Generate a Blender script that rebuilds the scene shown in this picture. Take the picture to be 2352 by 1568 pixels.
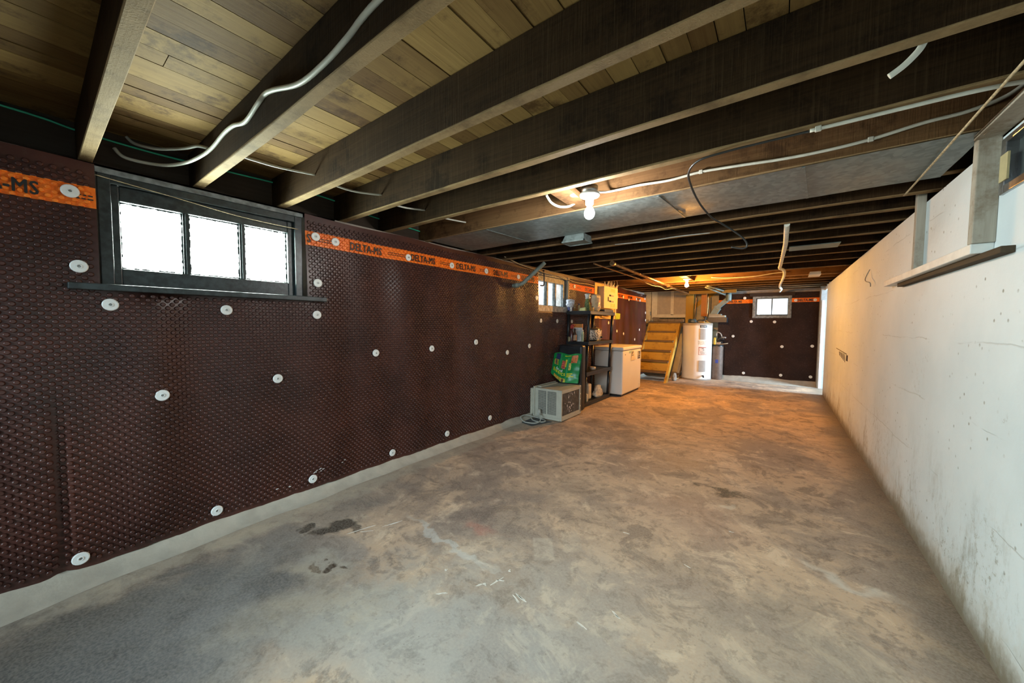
import bpy, bmesh, math, random
import numpy as np
from mathutils import Vector, Matrix, noise
for o in list(bpy.data.objects): bpy.data.objects.remove(o)
random.seed(7)
SC = bpy.context.scene; COL = SC.collection
R = math.radians

# ------------------------------------------------------------------ camera
cd = bpy.data.cameras.new('camera'); cam = bpy.data.objects.new('camera', cd); COL.objects.link(cam)
cd.sensor_width = 36; cd.sensor_fit = 'HORIZONTAL'; cd.lens = 828.5153/2352*36
cd.clip_start = .02; cd.clip_end = 100
yaw, pitch, roll = .6416, -.0497, .007
F = Vector((-math.sin(yaw)*math.cos(pitch), math.cos(yaw)*math.cos(pitch), math.sin(pitch)))
Rt = Vector((math.cos(yaw), math.sin(yaw), 0)); U = Rt.cross(F)
Rt2 = Rt*math.cos(roll)+U*math.sin(roll); U2 = U*math.cos(roll)-Rt*math.sin(roll)
m = Matrix((Rt2, U2, -F)).transposed().to_4x4(); m.translation = (0, 0, 1.25)
cam.matrix_world = m
SC.camera = cam
# ------------------------------------------------------------------ exposure
SC.view_settings.view_transform = 'Standard'; SC.view_settings.look = 'None'
SC.view_settings.exposure = 0.0; SC.view_settings.gamma = 1.0; SC.view_settings.use_curve_mapping = False
SC.cycles.use_denoising = True
SC.cycles.use_adaptive_sampling = True; SC.cycles.adaptive_threshold = .08
SC.cycles.max_bounces = 6; SC.cycles.diffuse_bounces = 3; SC.cycles.glossy_bounces = 2; SC.cycles.transparent_max_bounces = 12
SC.cycles.sample_clamp_indirect = 6.0
# ------------------------------------------------------------------ daylight and rear fill
W = bpy.data.worlds.new('overcast sky'); SC.world = W; W.use_nodes = True
bg = W.node_tree.nodes['Background']; bg.inputs[0].default_value = (.80, .92, 1.0, 1); bg.inputs[1].default_value = 1.2
def daylight(name, loc, aim, sx, sy, power, col):
    l = bpy.data.lights.new(name, 'AREA'); l.shape = 'RECTANGLE'; l.size = sx; l.size_y = sy; l.energy = power; l.color = col
    o = bpy.data.objects.new(name, l); COL.objects.link(o); o.location = loc
    o.rotation_euler = (Vector(aim)-Vector(loc)).to_track_quat('-Z', 'Y').to_euler()
    return o
DAY = (.84, .95, 1.0)
daylight('daylight_window_near', (-2.99, .685, 1.70), (0, .685, 1.62), .95, .50, 175, (.82, 1.0, .90))
daylight('daylight_window_middle', (-2.99, 4.59, 1.69), (0, 4.59, 1.62), .85, .48, 7, DAY)
daylight('daylight_window_far', (-.19, 9.98, 1.67), (-.19, 0, 1.6), .66, .44, 7, (.88, 1.0, .95))
daylight('daylight_side_door', (2.9, 8.78, 1.2), (.2, 8.95, .4), .5, 1.6, 360, (.62, .82, 1.0))
daylight('rear_fill_lamp', (-.75, -4.4, 2.3), (-.75, 1.2, .9), 2.8, .85, 540, (.68, .89, 1.0))  # unseen lamp added behind the camera to brighten the foreground

# ------------------------------------------------------------------ materials
class NT:
    def __init__(s, name):
        s.m = bpy.data.materials.new(name); s.m.use_nodes = True; s.t = s.m.node_tree
        s.b = s.t.nodes['Principled BSDF']; s.out = s.t.nodes['Material Output']
    def n(s, kind, **kw):
        n = s.t.nodes.new('ShaderNode'+kind)
        for k, v in kw.items():
            if k.startswith('i_'):
                key = k[2:]; key = int(key) if key.isdigit() else key.replace('_', ' ')
                s.set(n.inputs[key], v)
            else: setattr(n, k, v)
        return n
    def set(s, sock, v):
        if hasattr(v, 'is_output') or isinstance(v, bpy.types.NodeSocket): s.t.links.new(v, sock)
        else:
            if isinstance(v, (tuple, list)) and len(v) == 3 and sock.type == 'RGBA': v = (*v, 1)
            sock.default_value = v
    def coord(s, kind='Object'): return s.n('TexCoord').outputs[kind]
    def pos(s): return s.n('NewGeometry').outputs['Position']
    def math(s, op, a, b=0.0, clamp=False):
        n = s.n('Math', operation=op, use_clamp=clamp); s.set(n.inputs[0], a); s.set(n.inputs[1], b); return n.outputs[0]
    def noise(s, vec, scale, detail=4, rough=.55, dist=0.0):
        return s.n('TexNoise', i_Vector=vec, i_Scale=scale, i_Detail=detail, i_Roughness=rough, i_Distortion=dist).outputs[0]
    def ramp(s, f, lo, hi, a=0.0, b=1.0):
        n = s.n('MapRange', interpolation_type='SMOOTHSTEP'); s.set(n.inputs[0], f)
        for i, v in zip((1, 2, 3, 4), (lo, hi, a, b)): n.inputs[i].default_value = v
        return n.outputs[0]
    def mix(s, f, a, b, mode='MIX'):
        n = s.n('Mix', data_type='RGBA', blend_type=mode); s.set(n.inputs[0], f); s.set(n.inputs[6], a); s.set(n.inputs[7], b); return n.outputs[2]
    def scale(s, vec, sc, loc=(0, 0, 0)):
        n = s.n('Mapping'); s.set(n.inputs[0], vec); n.inputs['Scale'].default_value = sc; n.inputs['Location'].default_value = loc; return n.outputs[0]
    def bump(s, h, strength=.3, dist=.01):
        n = s.n('Bump', i_Strength=strength, i_Distance=dist, i_Height=h); s.t.links.new(n.outputs[0], s.b.inputs['Normal'])
    def xyz(s, vec):
        n = s.n('SeparateXYZ'); s.set(n.inputs[0], vec); return n.outputs
    def col(s, c): s.set(s.b.inputs['Base Color'], c)
    def rough(s, r): s.set(s.b.inputs['Roughness'], r)

MATS = {}
def M(name, c, rough=.5, metal=0.0, vary=.12, vs=14.0, bump=.12, bs=60.0, spec=None):
    """plain procedural material: colour mottled by noise, fine bump"""
    if name in MATS: return MATS[name]
    t = NT(name); p = t.coord('Object')
    n1 = t.noise(p, vs, 5)
    d = tuple(x*(1-vary) for x in c); l = tuple(min(1, x*(1+vary)) for x in c)
    t.col(t.mix(t.ramp(n1, .3, .7), d, l)); t.rough(rough); t.b.inputs['Metallic'].default_value = metal
    if spec is not None: t.b.inputs['Specular IOR Level'].default_value = spec
    if bump: t.bump(t.noise(p, bs, 3), bump, .002)
    MATS[name] = t.m; return t.m

def wood(name, dark, light, axis=0, rough=.75, stain=None, per_object=.5, grain=1.0, edge=None, saw=0):
    t = NT(name); p = t.pos(); inf = t.n('ObjectInfo').outputs['Random']
    sc = [55, 55, 55]; sc[axis] = 2.2
    off = t.n('CombineXYZ', i_0=t.math('MULTIPLY', inf, 13.0), i_1=t.math('MULTIPLY', inf, 7.0), i_2=t.math('MULTIPLY', inf, 29.0)).outputs[0]
    v = t.n('VectorMath', operation='ADD'); t.set(v.inputs[0], p); t.set(v.inputs[1], off); v = v.outputs[0]
    g = t.noise(t.scale(v, sc), 1.0, 6, .65, .6)
    big = t.noise(v, 1.7, 4, .6)
    f = t.math('ADD', t.math('MULTIPLY', t.ramp(g, .25, .75), .55), t.math('MULTIPLY', t.ramp(big, .3, .7), .45))
    f = t.math('ADD', t.math('MULTIPLY', f, 1-per_object), t.math('MULTIPLY', inf, per_object), clamp=True)
    c = t.mix(f, dark, light)
    if stain:
        k = t.ramp(t.noise(v, 3.1, 7, .75), .50, .66)
        c = t.mix(t.math('MULTIPLY', k, .75), c, stain)
    if edge:      # sawn lower edge: paler wood, lightened further for light bounced off the floor
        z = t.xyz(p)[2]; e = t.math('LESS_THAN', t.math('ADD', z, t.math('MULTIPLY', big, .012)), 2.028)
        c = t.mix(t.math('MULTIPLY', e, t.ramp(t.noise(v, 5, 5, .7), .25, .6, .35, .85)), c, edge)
    h = g
    if saw:      # saw marks across the face
        sm_ = t.noise(t.scale(p, (170, 170, 4)), 1.0, 3, .6); h = t.math('ADD', g, sm_)
        c = t.mix(t.math('MULTIPLY', t.ramp(sm_, .48, .75), saw), c, (.12, .08, .04))
    t.col(c); t.rough(rough); t.b.inputs['Specular IOR Level'].default_value = .08; t.bump(h, .35*grain, .004)
    MATS[name] = t.m; return t.m

# concrete floor -------------------------------------------------------
def floor_material():
    t = NT('worn stained concrete'); p = t.pos()
    a = t.noise(p, 1.3, 7, .68, .5); b = t.noise(t.scale(p, (1, 1, 1), (9, 3, 1)), 3.6, 7, .74, .8); c = t.noise(p, 13, 8, .75, .4); fine = t.noise(p, 90, 4, .6)
    tan, grey, pale, blue = (.55, .395, .262), (.325, .248, .188), (.67, .55, .415), (.075, .078, .074)
    col = t.mix(t.ramp(a, .43, .56), grey, tan)
    col = t.mix(t.math('MULTIPLY', t.ramp(b, .52, .66), .6), col, pale)
    col = t.mix(t.math('MULTIPLY', t.ramp(b, .47, .36), .65), col, (.20, .155, .125))
    col = t.mix(t.math('MULTIPLY', t.ramp(c, .53, .64), .5), col, (.23, .19, .16))
    wob = t.n('TexNoise', i_Vector=p, i_Scale=7.0, i_Detail=5.0).outputs[1]
    wv = t.n('VectorMath', operation='MULTIPLY_ADD'); t.set(wv.inputs[0], wob); wv.inputs[1].default_value = (.34, .34, 0)
    sub = t.n('VectorMath', operation='SUBTRACT'); t.set(sub.inputs[0], p); sub.inputs[1].default_value = (.17, .17, 0); t.set(wv.inputs[2], sub.outputs[0])
    wp = wv.outputs[0]
    pits = None
    def blob(x, y, rx, ry, ang, colr, amt, soft=.35, vec=wp, brk=None, sq=False):
        nonlocal col
        mp = t.n('Mapping', vector_type='TEXTURE'); t.set(mp.inputs[0], vec)
        mp.inputs['Location'].default_value = (x, y, 0); mp.inputs['Rotation'].default_value = (0, 0, R(ang)); mp.inputs['Scale'].default_value = (rx, ry, 1000)
        ln = t.n('VectorMath', operation='LENGTH'); t.set(ln.inputs[0], mp.outputs[0])
        dd = ln.outputs['Value']
        if sq: q = t.xyz(mp.outputs[0]); dd = t.math('MAXIMUM', t.math('ABSOLUTE', q[0]), t.math('ABSOLUTE', q[1]))
        k = t.ramp(dd, 1.0+soft, 1.0-soft)
        if brk is not None: k = t.math('MULTIPLY', k, t.ramp(t.noise(p, brk, 5, .7), .40, .58))
        col = t.mix(t.math('MULTIPLY', k, amt), col, colr); return k
    # dark damp grey area along the near left corner, paler bare patches beside it
    blob(-2.05, .22, .66, .40, 62, blue, .9, .45); blob(-1.75, -.05, .5, .4, 40, blue, .8, .6)
    blob(-1.75, .45, .55, .30, 70, (.15, .15, .15), .55, .6)
    blob(-2.28, 1.0, .22, .75, 10, (.16, .16, .15), .6, .6)
    blob(-1.0, .95, .55, .22, 25, (.30, .31, .31), .6, .6)
    blob(-1.55, .72, .35, .16, 50, (.36, .32, .25), .7, .5)
    blob(-1.86, .84, .16, .11, 30, (.40, .35, .27), .8, .4)
    blob(-1.2, 1.0, .9, .45, 30, (.36, .36, .34), .6, .8, brk=2.2)
    blob(-2.55, 1.5, .13, 3.2, 0, (.38, .335, .26), .85, .35)         # mortar smear along the left wall
    blob(-1.55, 1.75, .75, .40, 20, (.17, .13, .11), .7, .7, brk=3.0); blob(-.8, 2.6, .8, .3, 15, (.22, .17, .13), .55, .7, brk=3.4); blob(-.1, 1.9, .5, .22, -20, (.24, .195, .15), .5, .7, brk=4); blob(.25, 1.5, .4, .5, 0, (.26, .22, .17), .55, .7, brk=3.2)
    blob(-1.9, 2.3, .6, .5, 0, (.20, .15, .12), .45, .7, brk=2.5)
    blob(-.3, 1.5, 1.0, .4, 10, (.36, .31, .25), .4, .8)
    blob(-1.42, 1.62, .10, .05, 0, (.45, .16, .11), .45, .8)            # faded red paint
    blob(-.45, 2.55, .35, .25, 0, (.42, .27, .20), .35, .8)
    # pale straight trowel line and square patch
    blob(-1.5, 1.385, .34, .026, -4, (.50, .49, .45), .75, .4)
    blob(-1.02, 1.67, .055, .10, 35, (.54, .47, .38), .42, .10, vec=p, sq=True); blob(-.93, 1.83, .05, .09, 35, (.50, .44, .35), .25, .2, vec=p, sq=True)
    blob(.30, 2.36, .16, .04, -20, (.62, .58, .50), .7, .7)
    blob(-.23, 2.84, .05, .03, 10, (.58, .52, .42), .7, .3)
    # spalled dark holes
    pk = [blob(-2.14, 1.07, .135, .062, 60, (.045, .033, .022), .97, .35), blob(-2.29, .95, .05, .032, 40, (.05, .037, .025), .95, .3),
          blob(-2.02, 1.15, .05, .035, 20, (.085, .065, .045), .8, .3), blob(-1.80, .87, .05, .03, 40, (.05, .03, .016), .97, .3),
          blob(-1.86, .80, .028, .022, 40, (.16, .12, .08), .85, .3), blob(-.38, 3.09, .18, .06, -10, (.06, .048, .032), .95, .35, brk=8),
          blob(-.22, 3.06, .06, .05, 0, (.085, .07, .05), .85, .3, brk=9)]
    # fine wear that runs over everything
    col = t.mix(t.math('MULTIPLY', t.ramp(c, .515, .60), .45), col, (.68, .65, .61), 'MULTIPLY')
    col = t.mix(t.math('MULTIPLY', t.ramp(b, .52, .60), .5), col, (1.28, 1.24, 1.16), 'MULTIPLY')
    col = t.mix(t.math('MULTIPLY', t.ramp(b, .46, .40), .4), col, (.70, .66, .62), 'MULTIPLY')
    x, y, z = t.xyz(p)
    dirt = t.math('MULTIPLY', t.ramp(t.math('ADD', x, t.math('MULTIPLY', b, .22)), .50, .74), .75)      # grime at the foot of the right wall
    col = t.mix(dirt, col, (.115, .095, .065))
    sp = t.n('TexVoronoi', i_Vector=p, i_Scale=22.0, feature='F1').outputs[0]
    col = t.mix(t.math('MULTIPLY', t.ramp(sp, .10, .05), .4), col, (.12, .10, .08))
    col = t.mix(t.math('MULTIPLY', t.ramp(fine, .35, .65), .22), col, (.5, .45, .38))
    t.col(col); t.rough(t.ramp(a, .3, .7, .55, .75)); t.b.inputs['Specular IOR Level'].default_value = .35
    h = t.math('ADD', t.math('MULTIPLY', fine, .35), t.math('MULTIPLY', c, .8))
    for k in pk: h = t.math('SUBTRACT', h, t.math('MULTIPLY', k, 1.5))
    t.bump(h, .22, .005); return t.m

def white_wall_material():
    t = NT('white painted rough concrete'); p = t.pos(); x, y, z = t.xyz(p)
    base = t.mix(t.ramp(t.noise(p, 1.6, 5), .35, .65), (.64, .74, .785), (.71, .80, .84))
    n1 = t.noise(p, 6, 8, .75); n2 = t.noise(p, 45, 5, .7)
    v = t.n('TexVoronoi', i_Vector=p, i_Scale=17.0).outputs[0]
    gate = t.ramp(t.noise(p, 1.5, 3), .34, .54)
    speck = t.math('MULTIPLY', t.math('MULTIPLY', t.ramp(v, .15, .07), t.ramp(n1, .42, .58)), gate)
    c = t.mix(t.math('MULTIPLY', speck, .8), base, (.20, .21, .17))
    # mould and damp, densest near the floor
    lowz = t.ramp(z, .75, .02); m1 = t.ramp(t.noise(t.scale(p, (1, 1.4, .55)), 4.2, 9, .8), .50, .66)
    c = t.mix(t.math('MULTIPLY', t.math('MULTIPLY', m1, lowz), .75), c, (.20, .20, .14))
    edge = t.ramp(t.math('ADD', z, t.math('MULTIPLY', n1, .20)), .24, .11)
    c = t.mix(t.math('MULTIPLY', t.ramp(t.math('ADD', z, t.math('MULTIPLY', n1, .5)), .55, .25), .45), c, (.40, .33, .20))
    c = t.mix(t.math('MULTIPLY', edge, .85), c, (.17, .14, .085))
    # hairline board marks left by the formwork
    wz = t.math('ADD', z, t.math('MULTIPLY', t.noise(t.scale(p, (1, 1, .2)), 2.5, 4), .06))
    ln = t.math('ABSOLUTE', t.math('SUBTRACT', t.math('FRACT', t.math('MULTIPLY', wz, 2.9)), .5))
    line = t.math('MULTIPLY', t.ramp(ln, .012, .002), t.ramp(t.noise(p, 2.1, 4), .48, .60))
    c = t.mix(t.math('MULTIPLY', line, .28), c, (.33, .33, .29))
    def smear(yy, zz, ry, rz, amt):
        nonlocal c
        q = t.n('Mapping', vector_type='TEXTURE'); t.set(q.inputs[0], p); q.inputs['Location'].default_value = (0, yy, zz); q.inputs['Scale'].default_value = (100, ry, rz)
        l = t.n('VectorMath', operation='LENGTH'); t.set(l.inputs[0], q.outputs[0])
        k = t.math('MULTIPLY', t.ramp(l.outputs['Value'], 1.2, .5), t.ramp(t.noise(p, 26, 8, .8), .52, .66)); c = t.mix(t.math('MULTIPLY', k, amt), c, (.24, .25, .19))
    smear(3.02, 1.08, .07, .03, .75); smear(3.2, .96, .16, .14, .3); smear(2.2, .36, .18, .2, .75); smear(2.1, .9, .05, .04, .5); smear(2.5, .12, .35, .18, .8); smear(4.2, .35, .6, .3, .5)
    smear(3.9, 1.62, .12, .03, .9); smear(3.1, 1.80, .1, .02, .9)
    t.col(c); t.rough(.62); t.b.inputs['Specular IOR Level'].default_value = .3
    h = t.math('SUBTRACT', t.math('ADD', t.math('MULTIPLY', n2, .3), t.noise(p, 9, 6, .6)), t.math('ADD', speck, line)); t.bump(h, .35, .012)
    return t.m

def membrane_material(far_shaded=False):
    t = NT('brown dimpled plastic sheet'); p = t.pos(); x, y, z = t.xyz(p)
    n = t.noise(p, 3.0, 5); n2 = t.noise(p, 40, 4)
    brown = t.mix(t.ramp(n, .3, .7), (.042, .0135, .0098), (.074, .0235, .016)) if not far_shaded else t.mix(t.ramp(n, .3, .7), (.018, .0085, .006), (.030, .014, .010))  # far sheet is the same plastic, its brown darkened for weaker light there
    brown = t.mix(t.math('MULTIPLY', t.ramp(n2, .55, .75), .25), brown, (.11, .085, .07))
    org = t.mix(t.ramp(n2, .35, .7), (.82, .155, .010), (.95, .235, .02))
    lo, hi = (1.788, 1.886) if not far_shaded else (1.742, 1.828)
    band = t.math('MULTIPLY', t.math('GREATER_THAN', z, lo), t.math('LESS_THAN', z, hi))
    t.col(t.mix(band, brown, org)); t.rough(.62 if far_shaded else .36); t.b.inputs['Specular IOR Level'].default_value = .15 if far_shaded else .45
    if far_shaded:
        v = t.n('TexVoronoi', i_Vector=p, i_Scale=36.0).outputs[0]; t.bump(t.ramp(v, .5, .1), .5, .006)
    else: t.bump(n2, .15, .002)
    return t.m

def metal_material(name, c, rough, amt=1.0):
    t = NT(name); p = t.coord('Object')
    v = t.n('TexVoronoi', i_Vector=p, i_Scale=38.0).outputs[1]; g = t.n('RGBToBW', i_0=v).outputs[0]
    n = t.noise(p, 2.2, 6, .7)
    c2 = tuple(x*.62 for x in c)
    t.col(t.mix(t.ramp(t.math('ADD', t.math('MULTIPLY', g, .5), t.math('MULTIPLY', n, .6)), .35, .8), c2, c))
    t.b.inputs['Metallic'].default_value = amt; t.rough(t.ramp(n, .3, .7, rough-.08, rough+.12)); t.bump(n, .1, .01)
    return t.m

def glass_material():
    t = NT('dusty window glass'); g = t.n('BsdfGlossy', i_Roughness=.08); tr = t.n('BsdfTransparent'); tl = t.n('BsdfTranslucent')
    d = t.ramp(t.noise(t.coord('Object'), 5, 6, .7), .45, .8, .04, .22)
    m1 = t.n('MixShader'); t.set(m1.inputs[0], d); t.set(m1.inputs[1], tr.outputs[0]); t.set(m1.inputs[2], tl.outputs[0])
    m2 = t.n('MixShader'); m2.inputs[0].default_value = .06; t.set(m2.inputs[1], m1.outputs[0]); t.set(m2.inputs[2], g.outputs[0])
    t.t.links.new(m2.outputs[0], t.out.inputs[0]); return t.m

def film_material(name, c, clear=.55):
    t = NT(name); tr = t.n('BsdfTransparent'); t.col(c); t.rough(.2)
    m1 = t.n('MixShader'); t.set(m1.inputs[0], t.ramp(t.noise(t.coord('Object'), 22, 4), .3, .7, 1-clear-.15, 1-clear+.2)); t.set(m1.inputs[1], tr.outputs[0]); t.set(m1.inputs[2], t.b.outputs[0])
    t.t.links.new(m1.outputs[0], t.out.inputs[0]); return t.m

def emit_material(name, c, s):
    t = NT(name); t.col(c); t.set(t.b.inputs['Emission Color'], c); t.b.inputs['Emission Strength'].default_value = s; return t.m

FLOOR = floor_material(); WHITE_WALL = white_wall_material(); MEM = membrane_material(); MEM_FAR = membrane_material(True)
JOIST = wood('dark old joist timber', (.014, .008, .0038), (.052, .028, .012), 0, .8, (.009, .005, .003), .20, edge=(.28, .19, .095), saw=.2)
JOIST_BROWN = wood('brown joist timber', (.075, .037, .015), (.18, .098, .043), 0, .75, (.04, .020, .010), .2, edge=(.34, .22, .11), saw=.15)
PLANK = wood('subfloor board timber', (.072, .031, .010), (.29, .180, .062), 1, .7, (.040, .016, .006), .62)
BEAM = wood('blackened sill timber', (.030, .021, .016), (.065, .046, .034), 1, .8, None, .3)
PINE = wood('new pine timber', (.36, .205, .075), (.50, .31, .13), 2, .6, None, .3)
STAIR = wood('yellow painted stair timber', (.47, .28, .045), (.66, .42, .09), 0, .5, (.22, .12, .03), .25, .5)
TREADM = wood('worn dark tread timber', (.11, .075, .045), (.24, .17, .10), 0, .6, None, .3, .6)
RUSTY = wood('orange stained offcut', (.38, .14, .03), (.50, .20, .05), 2, .6, None, .3)
WEATHERED = wood('weathered whitewashed timber', (.30, .265, .21), (.50, .47, .40), 2, .8, (.20, .15, .10), .2)
GALV = metal_material('galvanised sheet steel', (.20, .245, .245), .42, .3)
STEEL = metal_material('dull steel', (.5, .5, .5), .35)
GLASS = glass_material()
DARKPAINT = M('chipped black green window paint', (.022, .030, .032), .35, vary=.5, vs=30, bump=.4, bs=40)
GREYPAINT = M('flaking grey window paint', (.16, .18, .18), .5, vary=.45, vs=26, bump=.5, bs=35)
MORTAR = M('pale sand mortar', (.42, .39, .32), .85, vary=.12, vs=9, bump=.5, bs=70)
CONCRETE = M('bare grey concrete', (.30, .27, .235), .85, vary=.25, vs=6, bump=.5, bs=40)
CREAM = M('cream painted boards', (.93, .85, .66), .5, vary=.06)
CREAMPANEL = M('buff door panel', (.58, .50, .38), .5, vary=.06)
PLASTER = M('pale plaster panel', (.44, .40, .29), .7, vary=.1)
WHITEPL = M('white plastic', (.74, .76, .74), .4, vary=.04, bump=.03)
CABLE = M('white cable sheath', (.54, .53, .46), .45, vary=.1, bump=.03)
GREYCABLE = M('grey cable sheath', (.34, .34, .30), .5, vary=.15, bump=.03)
GREENCABLE = M('green insulated wire', (.03, .42, .25), .45, vary=.1, bump=.03)
BLACKCABLE = M('black cable sheath', (.018, .017, .015), .45, vary=.2, bump=.03)
TWINE = M('old hemp twine', (.42, .33, .20), .9, vary=.3, vs=80)
BLACKPL = M('black plastic', (.016, .017, .019), .38, vary=.25, bump=.08)
BEIGEPL = M('beige painted metal', (.46, .45, .37), .5, vary=.05, bump=.04)
APPL = M('white appliance enamel', (.74, .72, .67), .28, vary=.025, vs=3, bump=.015)
INK = M('black printing ink', (.012, .012, .012), .5, vary=.1, bump=0)
COVER = M('grey cover plate', (.33, .31, .28), .4, vary=.05, bump=.03)
TEALPAINT = M('teal grey paint', (.17, .24, .23), .5, vary=.15)
PIPEM = M('dull grey green conduit', (.20, .24, .21), .45, vary=.2)
COPPER = metal_material('tarnished copper pipe', (.62, .40, .20), .4)
PORCELAIN = M('white porcelain', (.80, .80, .78), .25, vary=.02, bump=0)

# ------------------------------------------------------------------ mesh builder
class MB:
    def __init__(s): s.v = []; s.f = []; s.sm = []
    def add(s, vs, fs, smooth=False, mat=None):
        b = len(s.v)
        s.v += [tuple(mat @ Vector(v)) if mat else tuple(v) for v in vs]
        for f in fs: s.f.append(tuple(b+i for i in f)); s.sm.append(smooth)
        return s
    def box(s, x0, x1, y0, y1, z0, z1, mat=None):
        vs = [(x, y, z) for z in (z0, z1) for y in (y0, y1) for x in (x0, x1)]
        return s.add(vs, [(0, 2, 3, 1), (4, 5, 7, 6), (0, 1, 5, 4), (2, 6, 7, 3), (0, 4, 6, 2), (1, 3, 7, 5)], False, mat)
    def hull8(s, bot, top):
        return s.add(list(bot)+list(top), [(3, 2, 1, 0), (4, 5, 6, 7), (0, 1, 5, 4), (1, 2, 6, 5), (2, 3, 7, 6), (3, 0, 4, 7)])
    def tube(s, pts, r, n=8, cap=True):
        pts = [Vector(p) for p in pts]; rs = r if isinstance(r, (list, tuple)) else [r]*len(pts)
        vs = []; up = None
        for i, p in enumerate(pts):
            d = (pts[min(i+1, len(pts)-1)]-pts[max(i-1, 0)]).normalized()
            if up is None: up = d.orthogonal().normalized()
            up = (up-d*up.dot(d)); up = up.normalized() if up.length > 1e-6 else d.orthogonal().normalized()
            w = d.cross(up)
            for k in range(n):
                a = 2*math.pi*k/n; vs.append(p+(up*math.cos(a)+w*math.sin(a))*rs[i])
        fs = [(i*n+k, i*n+(k+1) % n, (i+1)*n+(k+1) % n, (i+1)*n+k) for i in range(len(pts)-1) for k in range(n)]
        s.add(vs, fs, True)
        if cap:
            b = len(s.v)-len(vs); s.f.append(tuple(b+k for k in reversed(range(n)))); s.sm.append(False)
            e = b+(len(pts)-1)*n; s.f.append(tuple(e+k for k in range(n))); s.sm.append(False)
        return s
    def lathe(s, prof, n=24, center=(0, 0, 0), axis='z', smooth=True, cap=True):
        vs = []
        for r, h in prof:
            for k in range(n):
                a = 2*math.pi*k/n; c, q = r*math.cos(a), r*math.sin(a)
                vs.append({'z': (c, q, h), 'x': (h, c, q), 'y': (q, h, c)}[axis])
        vs = [(v[0]+center[0], v[1]+center[1], v[2]+center[2]) for v in vs]
        fs = [(i*n+k, i*n+(k+1) % n, (i+1)*n+(k+1) % n, (i+1)*n+k) for i in range(len(prof)-1) for k in range(n)]
        b = len(s.v); s.add(vs, fs, smooth)
        if cap:
            s.f.append(tuple(b+k for k in reversed(range(n)))); s.sm.append(False)
            e = b+(len(prof)-1)*n; s.f.append(tuple(e+k for k in range(n))); s.sm.append(False)
        return s
    def grid(s, fn, nu, nv, smooth=True):
        vs = [fn(i/nu, j/nv) for j in range(nv+1) for i in range(nu+1)]
        return s.add(vs, [(j*(nu+1)+i, j*(nu+1)+i+1, (j+1)*(nu+1)+i+1, (j+1)*(nu+1)+i) for j in range(nv) for i in range(nu)], smooth)

ORG = {}
def link(name, mb, mat, parent=None, origin=None, bevel=0, seg=2, sub=0, kind=None):
    me = bpy.data.meshes.new(name); me.from_pydata(mb.v, [], mb.f)
    me.polygons.foreach_set('use_smooth', mb.sm); me.materials.append(mat)
    o = bpy.data.objects.new(name, me); COL.objects.link(o)
    if parent is not None:
        org = ORG[parent.name]; o.parent = parent
        me.transform(Matrix.Translation(-org)); ORG[o.name] = org
    else:
        org = Vector(origin) if origin is not None else Vector((0, 0, 0))
        me.transform(Matrix.Translation(-org)); o.location = org; ORG[o.name] = org
    me.update()
    bm = bmesh.new(); bm.from_mesh(me); bmesh.ops.recalc_face_normals(bm, faces=bm.faces); bm.to_mesh(me); bm.free()
    if bevel:
        b = o.modifiers.new('bevel', 'BEVEL'); b.width = bevel; b.segments = seg; b.limit_method = 'ANGLE'; b.angle_limit = R(40)
    if sub:
        q = o.modifiers.new('smooth', 'SUBSURF'); q.levels = q.render_levels = sub
    if kind: o['kind'] = kind
    return o
def tag(o, label, cat, group=None):
    o['label'] = label; o['category'] = cat
    if group: o['group'] = group
    return o
def thing(name, loc, label, cat, group=None):
    o = bpy.data.objects.new(name, None); COL.objects.link(o); o.location = loc; o.empty_display_size = .1
    ORG[o.name] = Vector(loc); return tag(o, label, cat, group)
def struct(name, mb, mat, **k): return link(name, mb, mat, kind='structure', **k)
def box(x0, x1, y0, y1, z0, z1): return MB().box(x0, x1, y0, y1, z0, z1)
def text_mb(s, size, origin, X, Y, depth=.0006, bold=.0, sx=1.0):
    c = bpy.data.curves.new('t', 'FONT'); c.body = s; c.size = size; c.extrude = depth; c.offset = bold; c.resolution_u = 2; c.space_character = 1.05
    o = bpy.data.objects.new('t', c); COL.objects.link(o); dg = bpy.context.evaluated_depsgraph_get()
    me = bpy.data.meshes.new_from_object(o.evaluated_get(dg)); X = Vector(X); Y = Vector(Y); Z = X.cross(Y); og = Vector(origin)
    mb = MB(); mb.add([og+X*v.co.x*sx+Y*v.co.y+Z*v.co.z for v in me.vertices], [tuple(p.vertices) for p in me.polygons])
    bpy.data.objects.remove(o); bpy.data.curves.remove(c); bpy.data.meshes.remove(me); return mb
def smooth_path(pts, k=6):
    pts = [Vector(p) for p in pts]; out = []
    for i in range(len(pts)-1):
        p0, p1, p2, p3 = pts[max(i-1, 0)], pts[i], pts[i+1], pts[min(i+2, len(pts)-1)]
        for j in range(k):
            t = j/k; out.append(.5*((2*p1)+(p2-p0)*t+(2*p0-5*p1+4*p2-p3)*t*t+(3*p1-p0-3*p2+p3)*t**3))
    return out+[pts[-1]]

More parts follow.
